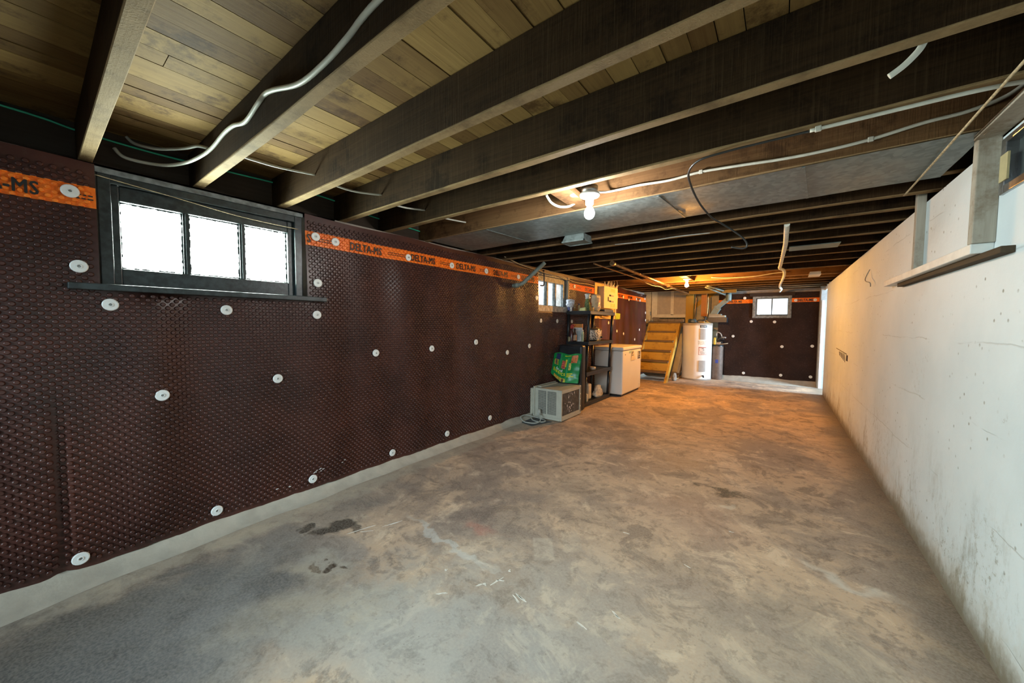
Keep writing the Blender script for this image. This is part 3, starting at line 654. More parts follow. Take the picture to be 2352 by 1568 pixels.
cable('joist_cable', [(.06, 1.845, 2.006), (.18, 1.845, 2.006), (.29, 1.842, 2.005), (.44, 1.838, 2.003), (.53, 1.85, 2.004), (.60, 1.88, 2.01), (.66, 1.95, 2.04)], .0072, CABLE, 'pale cable fixed under the fifth joist near the right wall', clips=[(.085, 1.845, 2.006)])
cable('black_cable', [(.06, 1.845, 2.005), (-.1, 1.843, 2.004), (-.22, 1.843, 2.003), (-.33, 1.86, 2.0), (-.385, 1.93, 1.985), (-.40, 2.06, 1.965), (-.385, 2.22, 1.915), (-.345, 2.36, 1.865), (-.30, 2.45, 1.84), (-.245, 2.50, 1.80), (-.195, 2.52, 1.752), (-.18, 2.53, 1.715), (-.20, 2.53, 1.70), (-.26, 2.53, 1.715)], .0052, BLACKCABLE, 'black cable dropping in a loose hanging loop below the metal pan')
cable('hanging_cable_end', [(.285, 1.50, 2.03), (.275, 1.50, 2.01), (.25, 1.505, 1.985), (.222, 1.51, 1.968)], .0085, CABLE, 'short white cable end hanging at the upper right beside the fourth joist')
cable('cable_hook', [(-1.17, 1.90, 2.03), (-1.18, 1.98, 2.005), (-1.165, 2.06, 1.998), (-1.13, 2.12, 2.01), (-1.10, 2.14, 2.03)], .0075, CABLE, 'white cable loop dipping left of the block by the white bulb')
cable('twine_line', [(.54, 3.06, 2.005), (.53, 2.5, 1.998), (.525, 2.2, 1.996), (.522, 1.7, 2.0), (.52, 1.1, 2.005)], .0045, TWINE, 'taut line of old twine strung under the joists by the right wall', 'twine')
cable('twine_line', [(.60, 2.24, 1.995), (.62, 2.0, 1.997), (.64, 1.6, 2.0)], .0035, TWINE, 'short twine above the nearer stud of the white frame', 'twine')
# pale flexible ribbed sleeve hanging along the ceiling
pts = smooth_path([(.004, 3.48, 2.018), (.002, 3.7, 1.995), (0, 4.1, 1.985), (-.012, 4.56, 1.985), (-.038, 5.4, 1.975), (-.045, 5.7, 1.97), (-.004, 6.1, 1.985), (.0, 6.6, 1.975), (-.02, 7.3, 1.982), (-.05, 8.1, 1.985), (-.055, 8.6, 1.975), (-.033, 9.2, 1.985), (-.06, 9.45, 1.96)], 22)
mb = MB(); mb.tube(pts, [.013+.006*(i % 3 == 0) for i in range(len(pts))], 8)
tag(link('flexible_conduit', mb, M('pale green white corrugated plastic', (.74, .76, .68), .5), origin=pts[0]), 'pale corrugated flexible conduit snaking under the joists toward the far window', 'conduit')
def pipe(name, a, b, r, mat, label, extra=(), joints=()):
    t = thing(name, a, label, 'pipe'); link('pipe_run', MB().tube([a, *extra, b], r, 12), mat, t)
    for j in joints:
        d = (Vector(b)-Vector(a)).normalized(); q = Vector(a)+d*j; link('coupling', MB().tube([q-d*.03, q+d*.03], r*1.45, 12), mat, t)
    return t
pipe('water_pipe', (-1.87, 4.17, 1.990), (-1.86, 7.6, 1.975), .011, COPPER, 'thin copper pipe under the joists left of the thicker pipe', joints=(1.5, 2.5))
pipe('water_pipe', (-1.655, 4.2, 1.980), (-1.74, 9.0, 1.955), .020, COPPER, 'thick pipe running under the joists toward the stairs', joints=(.03, 2.9))
pipe('waste_pipe', (-1.16, 7.75, 1.988), (-1.00, 9.50, 1.988), .016, PIPEM, 'upper of two grey green pipes above the water heater')
pipe('waste_pipe', (-1.19, 7.75, 1.965), (-1.06, 9.50, 1.935), .016, PIPEM, 'lower of two grey green pipes above the water heater')
t = thing('elbow_pipe', (-2.68, 3.50, 1.70), 'grey elbow conduit rising from the membrane to the joists before the second window', 'pipe')
link('pipe_run', MB().tube(smooth_path([(-2.69, 3.60, 1.715), (-2.63, 3.60, 1.718), (-2.58, 3.615, 1.728), (-2.545, 3.64, 1.755), (-2.46, 3.72, 1.865), (-2.375, 3.80, 1.975), (-2.355, 3.815, 2.0)], 5), .024, 12), PIPEM, t)
link('collar', MB().tube([(-2.655, 3.60, 1.716), (-2.60, 3.607, 1.722)], .030, 12), PIPEM, t)
db = thing('duct_box', (-1.43, 2.88, 1.98), 'small open galvanised duct box hanging below the metal pan', 'duct')
link('duct_shell', MB().hull8([(-1.56, 2.80, 1.955), (-1.35, 2.80, 1.955), (-1.35, 2.96, 1.955), (-1.56, 2.96, 1.955)], [(-1.53, 2.81, 2.016), (-1.36, 2.81, 2.016), (-1.36, 2.96, 2.016), (-1.53, 2.96, 2.016)]), GALV, db, bevel=.002)
link('rim', MB().box(-1.565, -1.345, 2.795, 2.803, 1.950, 1.962).box(-1.565, -1.557, 2.795, 2.965, 1.950, 1.962).box(-1.353, -1.345, 2.795, 2.965, 1.950, 1.962).box(-1.565, -1.345, 2.957, 2.965, 1.950, 1.962), GALV, db)
tag(link('metal_patch', box(.03, .40, 4.40, 4.64, 2.000, 2.008), TEALPAINT, origin=(.2, 4.5, 2.0), bevel=.002), 'flat grey green metal sheet closing the joists right of the corrugated conduit', 'sheet metal')
jb = thing('junction_box', (.35, 6.8, 1.99), 'pale square junction box under the joists near the far right corner', 'junction box')
link('box_body', box(.29, .41, 6.64, 6.95, 1.975, 2.012), WHITEPL, jb, bevel=.004); link('cover_plate', box(.285, .415, 6.635, 6.955, 1.968, 1.975), WHITEPL, jb, bevel=.002)
cable('loose_cable', [(-1.0, 7.03, 2.06), (-.8, 7.035, 2.04), (-.6, 7.035, 2.035), (-.35, 7.035, 2.04), (-.15, 7.035, 2.065), (.0, 7.035, 2.075)], .008, CABLE, 'loose cable along the orange lit joist behind the far bulb')
cable('wall_cable', [(-2.66, 3.40, 2.04), (-2.65, 3.75, 1.985), (-2.65, 4.15, 1.965), (-2.645, 4.5, 1.945), (-2.64, 4.75, 1.955), (-2.65, 5.0, 1.925), (-2.655, 5.3, 1.91), (-2.66, 5.65, 1.925), (-2.66, 5.95, 1.92)], .006, TWINE, 'thin tan cable draped above the second window toward the breaker panel')
cable('drooping_wire', [(-1.95, 6.5, 1.985), (-1.90, 6.8, 1.955), (-1.82, 7.0, 1.945), (-1.80, 7.3, 1.92), (-1.72, 7.4, 1.94), (-1.68, 7.6, 1.945)], .005, CABLE, 'thin drooping wire under the thick pipe near the stairs', 'wire')
cable('tan_cable', [(-1.30, 3.37, 2.008), (-1.0, 3.37, 2.0), (-.75, 3.37, 2.008), (-.5, 3.37, 2.003)], .005, GREYCABLE, 'grey cable stapled under a joist behind the duct box')

# ================================================================== BREAKER PANEL ON ITS BOARD
PX = LW+.03
bp = thing('breaker_panel', (PX, 6.5, 1.66), 'cream breaker panel on a plywood board above the shelf unit', 'breaker panel')
BOARD = wood('yellow plywood', (.50, .34, .14), (.64, .46, .22), 2, .6, None, .3)
link('backing_board', box(LW+.012, PX+.012, 5.985, 6.98, 1.35, 1.985), BOARD, bp, bevel=.003)
PANELM = M('cream panel enamel', (.62, .50, .30), .35, vary=.04, bump=.02)
link('cabinet', box(PX+.012, PX+.115, 6.135, 6.78, 1.545, 1.925), PANELM, bp, bevel=.004)
link('cover', box(PX+.115, PX+.125, 6.13, 6.785, 1.540, 1.930), PANELM, bp, bevel=.003)
mb = MB().box(PX+.125, PX+.131, 6.30, 6.335, 1.665, 1.745)
for a in (0, 1):
    z = (1.775, 1.670)[a]; mb.box(PX+.125, PX+.131, 6.37, 6.43, z-.015, z+.018)
link('breaker_row', mb, BLACKPL, bp)
mb = MB()
for z in (1.775, 1.670):
    for k in range(4): mb.box(PX+.125, PX+.133, 6.44+.035*k, 6.466+.035*k, z-.014, z+.012)
link('breaker_switch', mb, COVER, bp, kind='stuff')
link('directory_card', box(PX+.125, PX+.1262, 6.43, 6.66, 1.84, 1.905), M('aged directory card', (.58, .42, .17), .6), bp)
link('directory_card', box(PX+.125, PX+.1262, 6.43, 6.66, 1.560, 1.63), M('aged directory card', (.58, .42, .17), .6), bp)
for k, y in enumerate((6.30, 6.40, 6.46, 6.55, 6.62, 6.68, 6.74, 6.86)):
    link('feed_cable', MB().tube(smooth_path([(PX+.05, y, 1.92), (PX+.06, y+.01, 1.97), (PX+.06+.01*(k % 3), y+.04*(k % 2), 2.03), (PX+.05, y+.06, 2.10)], 4), .009, 7), CABLE, bp)
link('side_cable', MB().tube(smooth_path([(PX+.05, 7.0, 2.02), (PX+.05, 6.93, 1.96), (PX+.04, 6.92, 1.85), (PX+.035, 6.93, 1.6), (PX+.035, 6.91, 1.42)], 5), .012, 7), CABLE, bp)
mb = MB()
for q in range(3): mb.tube([(PX+.03+.008*q, 6.42+.20*math.cos(a*.42), 1.395+(.028-.006*q)*math.sin(a*.42)) for a in range(16)], .006, 6)
link('cable_coil', mb, M('yellow cable sheath', (.62, .42, .12), .5), bp)
tag(link('green_card', MB().hull8([(LW+.04, 6.99, 1.345), (LW+.045, 6.99, 1.345), (LW+.075, 7.16, 1.355), (LW+.07, 7.16, 1.355)], [(LW+.04, 6.99, 1.475), (LW+.045, 6.99, 1.475), (LW+.075, 7.16, 1.465), (LW+.07, 7.16, 1.465)]), M('lime green card', (.30, .42, .02), .6), origin=(LW+.05, 7.07, 1.41)), 'lime green card hanging beside the breaker board', 'card')

# ================================================================== SHELF UNIT
S = thing('shelf_unit', (-2.5, 5.45, 0), 'black plastic four tier shelf unit holding jars and bags against the wall', 'shelf')
SX0, SX1, SY0, SY1 = -2.685, -2.325, 4.94, 5.93
def lean(z): return .055*(z/1.45), .035*(z/1.45)
def shelf_tier(z0, z1):
    dx, dy = lean(z0); a, b, c, d = SX0+dx*.3, SX1+dx, SY0+dy, SY1+dy*.3
    mb = MB()
    mb.box(a, b, c, c+.022, z0, z1).box(a, b, d-.022, d, z0, z1).box(a, a+.022, c+.022, d-.022, z0, z1).box(b-.022, b, c+.022, d-.022, z0, z1)
    mb.box(a+.003, b-.003, c-.006, c, z0, z0+.012).box(b, b+.006, c, d, z0, z0+.012).box(b, b+.006, c, d, z1-.008, z1)
    t = link('shelf', mb, BLACKPL, S, bevel=.004)
    g = MB(); n = 10
    for i in range(n): x = a+.022+(b-a-.044)*(i+.5)/n; g.box(x-.011, x+.011, c+.022, d-.022, z1-.016, z1-.006)
    for i in range(5): y = c+(d-c)*(i+.5)/5; g.box(a+.022, b-.022, y-.012, y+.012, z1-.022, z1-.012)
    link('lattice', g, BLACKPL, t)
TIERS = [(.012, .062), (.470, .525), (.935, .985), (1.395, 1.450)]
for a, b in TIERS: shelf_tier(a, b)
for (px, py) in ((SX0+.025, SY0+.03), (SX1-.03, SY0+.03), (SX0+.025, SY1-.03), (SX1-.03, SY1-.03)):
    for (za, zb) in ((0, .47), (.47, .935), (.935, 1.40)):
        p = []
        for z in (za, zb): dx, dy = lean(z); p.append((px+dx*(1 if px > -2.5 else .3), py+dy*(1 if py < 5.4 else .3), z))
        link('post', MB().tube([p[0], p[1]], .024, 14), BLACKPL, S)
def on(x, y, tier): return (x, y, TIERS[tier][1]-.006)
def bottle(name, base, prof, mat, label, cat='bottle', cap=None, label_mat=None, lab=None, n=18):
    x, y, z = base; t = thing(name, base, label, cat)
    link('bottle_body', MB().lathe([(r, z+h) for r, h in prof], n, (x, y, 0)), mat, t)
    if cap: link('cap', MB().lathe([(cap[0], z+cap[1]), (cap[0], z+cap[2])], n, (x, y, 0)), cap[3], t)
    if lab: link('paper_label', MB().lathe([(lab[0], z+lab[1]), (lab[0], z+lab[2])], n, (x, y, 0), cap=False), label_mat, t)
    return t
def crumple(base, sx, sy, sz, seed, taper=.5, nu=22, nv=14, rough=.18):
    x0, y0, z0 = base
    def fn(u, v):
        a = 2*math.pi*u; k = (1-taper*v**1.5)*(.55+.45*min(1, v*6))*(1 if v < .97 else .4)
        d = 1+rough*noise.noise(Vector((math.cos(a)*2.1+seed, math.sin(a)*2.1, v*4)))+rough*.7*noise.noise(Vector((math.cos(a)*6+seed, math.sin(a)*6, v*9)))
        return (x0+sx*math.cos(a)*k*d, y0+sy*math.sin(a)*k*d, z0+sz*(v+.06*noise.noise(Vector((a, v*3, seed)))*v))
    return MB().grid(fn, nu, nv)
BROWNJAR = M('amber brown jar', (.20, .10, .03), .3); JARLID = M('dark blue cap', (.03, .045, .12), .4)
LBLW = M('white printed label', (.72, .72, .74), .5, vary=.3, vs=60); LBLB = M('blue printed label', (.06, .07, .20), .5, vary=.5, vs=50)
TAN = M('tan carton', (.50, .33, .15), .6)
x, y, z = on(-2.62, 5.00, 3)
bg_ = thing('plastic_bag', (x, y, z), 'white and blue crumpled bag beside the window end of the top shelf', 'bag')
link('bag_skin', crumple((x, y, z+.05), .055, .055, .135, 3, -.25, rough=.3), M('white blue film print', (.62, .66, .74), .35, vary=.35, vs=35), bg_)
link('bag_base', crumple((x, y, z), .040, .040, .07, 5, 0), LBLB, bg_)
bottle('jar', on(-2.60, 4.965+.02, 3), [(.020, 0), (.021, .06), (.017, .072)], WHITEPL, 'short white bottle at the window end of the top shelf', 'jar', (.015, .072, .09, BLACKPL))
bottle('jar', on(-2.545, 5.01, 3), [(.024, 0), (.024, .075), (.020, .085)], BROWNJAR, 'amber brown jar with tan lid beside the crumpled white bag', 'jar', (.022, .085, .10, TAN))
bottle('jar', on(-2.50, 5.06, 3), [(.020, 0), (.020, .085), (.012, .10)], TAN, 'tan jar with dark blue cap just left of the yellow packet', 'jar', (.013, .10, .115, JARLID))
x, y, z = on(-2.435, 5.06, 3)
yp = thing('food_packet', (x, y, z), 'small pale yellow packet lying on the top shelf', 'packet')
link('packet_skin', MB().hull8([(x-.06, y-.03, z), (x+.055, y-.03, z), (x+.055, y+.04, z), (x-.06, y+.04, z)], [(x-.045, y-.02, z+.05), (x+.05, y-.02, z+.062), (x+.05, y+.03, z+.062), (x-.045, y+.03, z+.05)]), M('pale yellow wrapper', (.70, .66, .25), .4, vary=.2), yp, bevel=.008)
bottle('bottle', on(-2.43, 5.18, 3), [(.026, 0), (.027, .06), (.018, .085), (.013, .10)], M('pale blue bottle', (.45, .58, .70), .3), 'pale blue bottle with white cap behind the yellow packet', 'bottle', (.014, .10, .15, WHITEPL))
bottle('can', on(-2.40, 5.20, 3), [(.034, 0), (.036, .005), (.036, .13), (.033, .138)], M('orange red tin print', (.58, .20, .07), .35, vary=.3), 'orange red tin standing left of the herb bag', 'can')
x, y, z = on(-2.385, 5.08+.03, 3)
hb = thing('herb_bag', (x, y, z), 'clear bag of green dried herbs on the top shelf', 'bag')
link('herbs', crumple((x, y, z), .048, .048, .20, 11, .45, rough=.3), M('dried green herbs', (.13, .17, .06), .8, vary=.6, vs=45), hb)
link('bag_neck', crumple((x, y, z+.18), .03, .03, .09, 17, -.4, rough=.35), M('clear cloudy film', (.60, .60, .54), .3), hb)
x, y, z = on(-2.345, 5.32, 3)
bb = thing('bread_bag', (x, y, z), 'cream food bag with dark blue printed label, on the top shelf before the panel', 'bag')
link('bag_skin', crumple((x, y, z), .07, .11, .27, 21, .15, rough=.16), M('cream film print', (.62, .53, .36), .4, vary=.15), bb)
link('printed_label', MB().grid(lambda u, v: (x+.058+.012*math.sin(u*3.1), y-.055+.11*u, z+.05+.17*v), 8, 8), LBLB, bb)
bottle('spice_jar', on(-2.295, 5.10, 3), [(.018, 0), (.018, .05), (.012, .06)], M('orange spice', (.60, .32, .08), .4), 'small orange spice jar at the front edge of the top shelf', 'jar', (.014, .06, .07, BLACKPL))
tr = thing('black_tray', on(-2.40, 5.68, 3), 'flat black tray lying on the top shelf under the breaker panel', 'tray')
link('tray_base', box(-2.52, -2.285, 5.52, 5.88, 1.444, 1.452), BLACKPL, tr); link('tray_rim', MB().box(-2.53, -2.515, 5.51, 5.89, 1.444, 1.488).box(-2.29, -2.275, 5.51, 5.89, 1.444, 1.488).box(-2.515, -2.29, 5.51, 5.525, 1.444, 1.488).box(-2.515, -2.29, 5.875, 5.89, 1.444, 1.488), BLACKPL, tr, bevel=.004)
# second tier
x, y, z = on(-2.60, 5.02, 2)
sb = thing('spray_bottle', (x, y, z), 'clear spray bottle with red trigger head on the second shelf', 'spray bottle')
link('bottle_body', MB().lathe([(.034, z), (.036, z+.02), (.034, z+.13), (.016, z+.175), (.013, z+.20)], 18, (x, y, 0)), M('smoky dark red bottle', (.10, .035, .035), .2), sb)
link('trigger_head', MB().box(x-.016, x+.016, y-.02, y+.02, z+.20, z+.245).box(x-.008, x+.05, y-.012, y+.012, z+.245, z+.262).box(x+.02, x+.032, y-.006, y+.006, z+.19, z+.245), M('red plastic', (.45, .05, .04), .35), sb, bevel=.003)
x, y, z = on(-2.545, 5.10, 2)
fb = thing('food_pouch', (x, y, z), 'white stand up food pouch with an orange top on the second shelf', 'pouch')
link('pouch', MB().hull8([(x-.075, y-.035, z), (x+.085, y-.035, z), (x+.085, y+.035, z), (x-.075, y+.035, z)], [(x-.08, y-.006, z+.225), (x+.09, y-.006, z+.225), (x+.09, y+.006, z+.225), (x-.08, y+.006, z+.225)]), M('white orange pouch print', (.62, .60, .58), .35, vary=.25, vs=28), fb, bevel=.008)
link('pouch_top', box(x-.082, x+.092, y-.009, y+.009, z+.215, z+.272), M('orange film', (.72, .26, .06), .4), fb, bevel=.004)
link('window_patch', MB().hull8([(x+.01, y-.036, z+.02), (x+.06, y-.036, z+.02), (x+.06, y-.033, z+.02), (x+.01, y-.033, z+.02)], [(x+.01, y-.019, z+.16), (x+.065, y-.019, z+.16), (x+.065, y-.014, z+.16), (x+.01, y-.014, z+.16)]), M('grey film window', (.42, .45, .46), .2), fb)
bottle('sauce_bottle', on(-2.535, 5.00, 2), [(.026, 0), (.027, .11), (.012, .155), (.011, .19)], M('dark sauce glass', (.05, .022, .012), .15), 'dark brown sauce bottle with tan label in front of the pouch', 'bottle', (.013, .185, .205, BLACKPL), M('brown cream label', (.42, .24, .14), .5, vary=.3, vs=60), (.0275, .02, .10))
bottle('can', on(-2.62, 4.975+.01, 2), [(.024, 0), (.025, .004), (.025, .07), (.022, .076)], M('olive tin', (.25, .20, .10), .35), 'small olive tin at the wall end of the second shelf', 'can')
bottle('tall_carton', on(-2.415, 5.02, 2), [(.020, 0), (.021, .14), (.016, .155)], M('pale green carton', (.50, .55, .38), .5, vary=.3), 'pale green tube standing behind the shelf post', 'tube', (.012, .155, .18, WHITEPL))
x, y, z = on(-2.42, 5.45, 2)
sc_ = thing('slow_cooker', (x, y, z), 'oval slow cooker with black floral pattern and dark glass lid on the second shelf', 'slow cooker')
def oval(prof, n=36): 
    mb = MB(); mb.lathe(prof, n, (0, 0, 0)); mb.v = [(x+v[0]*.80, y+v[1]*1.25, z+v[2]) for v in mb.v]; return mb
pm = NT('white with black floral print'); p_ = pm.coord('Object'); vv = pm.n('TexVoronoi', i_Vector=p_, i_Scale=46.0).outputs[0]; nn = pm.noise(p_, 60, 3, .6, 1.2)
pm.col(pm.mix(pm.ramp(pm.math('ADD', vv, pm.math('MULTIPLY', nn, .5)), .60, .68), (.03, .03, .035), (.66, .62, .55))); pm.rough(.3)
link('cooker_body', oval([(.118, .024), (.128, .03), (.134, .17), (.130, .178)]), pm.m, sc_)
link('cooker_base', oval([(.110, 0), (.118, .0), (.122, .024), (.112, .026)]), BLACKPL, sc_)
link('lid', oval([(.134, .176), (.134, .186), (.118, .200), (.07, .216), (.001, .222)]), M('smoked glass lid', (.10, .085, .07), .12), sc_)
link('lid_handle', MB().tube(smooth_path([(x, y-.045, z+.215), (x, y-.04, z+.245), (x, y+.04, z+.245), (x, y+.045, z+.215)], 4), .007, 8), BLACKPL, sc_)
link('knob', MB().lathe([(.017, x+.104), (.016, x+.128), (.001, x+.128)], 16, (0, y+.03, z+.065), 'x'), BLACKPL, sc_)
# third tier
for k, (px, py) in enumerate([(-2.50, 5.12), (-2.485, 5.24)]):
    x, y, z = on(px, py, 1); b = thing('glass_jar', (x, y, z), ['nearer cloudy glass jar at the near end of the third shelf', 'farther cloudy glass jar on the third shelf'][k], 'jar', 'cloudy glass jars on the third shelf')
    link('jar_body', MB().lathe([(.038, z), (.042, z+.01), (.042, z+.10), (.034, z+.125)], 18, (x, y, 0)), M('cloudy glass', (.46, .37, .28), .15, vary=.35, vs=30), b)
    link('jar_lid', MB().lathe([(.036, z+.125), (.036, z+.142)], 18, (x, y, 0)), WHITEPL, b)
x, y, z = on(-2.42, 5.42, 1)
tp = thing('tape_roll', (x, y, z), 'roll of clear tape lying on the third shelf', 'tape')
link('tape', MB().lathe([(.028, z), (.048, z), (.048, z+.045), (.028, z+.045), (.028, z)], 22, (x, y, 0), cap=False), M('clear tan tape', (.50, .46, .40), .2), tp)
link('core', MB().lathe([(.025, z+.001), (.028, z+.001), (.028, z+.044), (.025, z+.044), (.025, z+.001)], 22, (x, y, 0), cap=False), TAN, tp)
# bottom tier
x, y, z = on(-2.455, 5.06, 0)
rb = thing('red_carton', (x, y, z), 'small red carton with a white label at the near end of the bottom shelf', 'carton')
link('carton', box(x-.035, x+.035, y-.025, y+.025, z, z+.125), M('dark red carton', (.22, .025, .018), .5), rb, bevel=.002); link('printed_label', box(x-.025, x+.030, y-.0265, y-.025, z+.008, z+.045), LBLW, rb)
x, y, z = on(-2.395, 5.12, 0)
gb = thing('white_carton', (x, y, z), 'small white carton with a green corner beside the red carton', 'carton')
link('carton', box(x-.032, x+.032, y-.025, y+.025, z, z+.115), M('off white carton', (.60, .56, .46), .5), gb, bevel=.002); link('printed_label', box(x-.020, x+.020, y-.0265, y-.025, z+.004, z+.036), M('leaf green print', (.22, .36, .04), .5), gb)
x, y, z = on(-2.46, 5.30, 0)
jg = thing('white_jug', (x, y, z), 'translucent white jug behind the cartons on the bottom shelf', 'jug')
link('jug_body', box(x-.07, x+.06, y-.06, y+.06, z, z+.25), M('cloudy white jug', (.58, .53, .44), .4, vary=.15), jg, bevel=.025); link('jug_cap', MB().lathe([(.022, z+.25), (.022, z+.275)], 16, (x-.02, y, 0)), WHITEPL, jg)
x, y, z = on(-2.385, 5.56, 0)
cb = thing('clear_bag', (x, y, z), 'crumpled clear plastic bag with white contents on the bottom shelf', 'bag')
link('bag_film', crumple((x, y, z), .065, .15, .20, 31, .55, 28, 16, .32), film_material('clear crinkled film', (.72, .68, .60), .45), cb)
link('contents', crumple((x, y, z), .045, .10, .11, 37, .5), M('white contents', (.62, .58, .50), .6), cb)

# ================================================================== WINDOW AIR CONDITIONER
A = thing('air_conditioner', (-2.42, 4.27, 0), 'beige window air conditioner standing on the floor against the membrane', 'air conditioner')
AX0, AX1, AY0, AY1, AZ0, AZ1 = -2.60, -2.195, 3.995, 4.55, .012, .405
sh = MB().box(AX0, AX1-.012, AY0+.002, AY1, AZ0, AZ1)
link('casing', sh, BEIGEPL, A, bevel=.008)
e = AX1
link('rear_frame', MB().box(e-.014, e, AY0, AY0+.022, AZ0, AZ1).box(e-.014, e, AY1-.045, AY1, AZ0, AZ1).box(e-.014, e, AY0+.022, AY1-.045, AZ1-.045, AZ1).box(e-.014, e, AY0+.022, AY1-.045, AZ0, AZ0+.06), BEIGEPL, A, bevel=.003)
fins = MB(); n = 34
for i in range(n): zf = AZ0+.062+(AZ1-AZ0-.108)*i/n; fins.box(e-.013, e-.006, AY0+.024, AY1-.048, zf, zf+.005)
fn_ = link('condenser_coil', box(e-.0125, e-.009, AY0+.022, AY1-.045, AZ0+.06, AZ1-.045), M('dark dusty fins', (.055, .055, .055), .6), A)
link('fin', fins, M('grey fin edge', (.10, .10, .10), .5, vary=.4, vs=25), A, kind='stuff')
mb = MB(); rr = random.Random(5)
for i in range(26):
    yy = AY0+.16+rr.gauss(.08, .045); zf = AZ0+.08+rr.random()*.24; mb.box(e-.0065, e-.0045, yy, yy+rr.uniform(.004, .022), zf, zf+rr.uniform(.004, .03))
link('paint_chip', mb, M('pale paint fleck', (.55, .55, .55), .6), A, kind='stuff')
mb = MB()
for k, (a, b) in enumerate(((.03, .10), (.12, .20), (.22, .27), (.29, .37))): mb.box(e-.013, e+.001, AY1-.034, AY1-.020, AZ0+a, AZ0+b)
link('side_slot', mb, INK, A)
for (a, b) in ((AX0+.055, AX0+.175), (AX0+.195, AX0+.325)):
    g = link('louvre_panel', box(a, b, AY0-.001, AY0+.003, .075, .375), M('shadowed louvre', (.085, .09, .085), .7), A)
    lv = MB()
    for i in range(26):
        zf = .077+.298*i/26
        for q in range(6): x0 = a+(b-a)*q/6+.002; lv.hull8([(x0, AY0-.005, zf), (x0+(b-a)/6-.004, AY0-.005, zf), (x0+(b-a)/6-.004, AY0, zf+.002), (x0, AY0, zf+.002)], [(x0, AY0-.005, zf+.003), (x0+(b-a)/6-.004, AY0-.005, zf+.003), (x0+(b-a)/6-.004, AY0, zf+.006), (x0, AY0, zf+.006)])
    link('louvre', lv, BEIGEPL, g, kind='stuff')
link('front_flange', MB().box(AX0-.018, AX0, AY0-.012, AY1+.012, AZ0, AZ1+.018), BEIGEPL, A, bevel=.005)
link('front_panel', MB().box(AX0-.078, AX0-.024, AY0-.008, AY1+.008, AZ0+.004, AZ1-.010), M('yellowed front plastic', (.44, .42, .33), .45), A, bevel=.022, seg=4)
link('bottom_rail', box(AX0, AX1-.02, AY0-.008, AY0, AZ0, AZ0+.03), BEIGEPL, A, bevel=.003)
link('top_bracket', MB().box(AX0+.005, AX0+.06, 4.06, 4.50, AZ1, AZ1+.014), BEIGEPL, A, bevel=.003)
link('top_label', box(-2.50, -2.32, 4.14, 4.34, AZ1, AZ1+.0012), COVER, A)
cp = [(AX0-.03, 4.02, .06), (AX0-.02, 3.94, .04), (-2.55, 3.86, .012), (-2.47, 3.82, .011), (-2.39, 3.83, .011), (-2.37, 3.90, .012), (-2.45, 3.95, .013), (-2.57, 3.92, .035), (-2.64, 3.84, .06), (-2.645, 3.74, .055), (-2.58, 3.70, .02), (-2.50, 3.70, .012), (-2.42, 3.74, .012), (-2.40, 3.82, .03), (-2.46, 3.89, .09), (-2.50, 3.93, .14)]
link('power_cord', MB().tube(smooth_path(cp, 6), .0075, 8), M('pale grey cord', (.40, .41, .36), .5), A)
link('plug', MB().hull8([(-2.50, 3.90, .075), (-2.455, 3.90, .07), (-2.455, 3.935, .07), (-2.50, 3.935, .075)], [(-2.49, 3.905, .145), (-2.465, 3.905, .145), (-2.465, 3.93, .145), (-2.49, 3.93, .145)]), M('pale grey cord', (.40, .41, .36), .5), A, bevel=.006)
tag(link('rubber_mat', MB().hull8([(-2.66, 3.70, .0006), (-2.40, 3.63, .0006), (-2.30, 3.95, .0006), (-2.58, 3.985, .0006)], [(-2.66, 3.70, .005), (-2.40, 3.63, .005), (-2.30, 3.95, .005), (-2.58, 3.985, .005)]), M('dark grey slate mat', (.075, .08, .08), .6, vary=.3), origin=(-2.5, 3.8, 0)), 'dark grey flat mat on the floor under the coiled power cord', 'mat')

# ================================================================== BLACK CASE AND GREEN BAG BEHIND THE AIR CONDITIONER
K = thing('black_case', (-2.48, 4.75, 0), 'tall black plastic case standing on end behind the green shopping bag', 'case')
link('case_shell', MB().hull8([(-2.66, 4.69, 0), (-2.265, 4.69, 0), (-2.265, 4.84, 0), (-2.66, 4.84, 0)], [(-2.66, 4.72, .945), (-2.27, 4.72, .945), (-2.27, 4.85, .945), (-2.66, 4.85, .945)]), BLACKPL, K, bevel=.035, seg=4)
link('groove', MB().box(-2.63, -2.33, 4.706, 4.716, .865, .885).box(-2.63, -2.33, 4.706, 4.714, .80, .812), BLACKPL, K, bevel=.003)
mb = MB()
for a, b in ((.835, .82), (.80, .785)): mb.box(-2.308, -2.290, 4.700, 4.7125, b-.028, b)
link('white_mark', mb, LBLW, K)
for k in range(2): link('latch', box(-2.36, -2.32, 4.700, 4.712, .755+.035*k, .778+.035*k), COVER, K, bevel=.003)
G = thing('shopping_bag', (-2.46, 4.52, .408), 'bright green printed shopping bag slumped on top of the air conditioner', 'bag')
def bagf(u, v):
    x = -2.675+.43*u; z = .425+.395*v
    lowcut = .11*max(0, 1-u*2.2)*(1-v); y = 4.535-.055*math.sin(math.pi*u)*(1-.6*v)+.013*noise.noise(Vector((u*5, v*5, 2)))+.10*v
    return (x+.010*noise.noise(Vector((v*4, u, 1))), y, z+lowcut+.012*math.sin(u*9)*v)
GREEN = M('bright green woven plastic', (.010, .24, .055), .32, vary=.18, vs=8, bump=.08)
link('front_panel', MB().grid(bagf, 20, 18), GREEN, G)
def bagb(u, v): p = bagf(u, v); return (p[0], p[1]+.02+.03*math.sin(math.pi*u), p[2])
link('back_panel', MB().grid(bagb, 20, 18), GREEN, G)
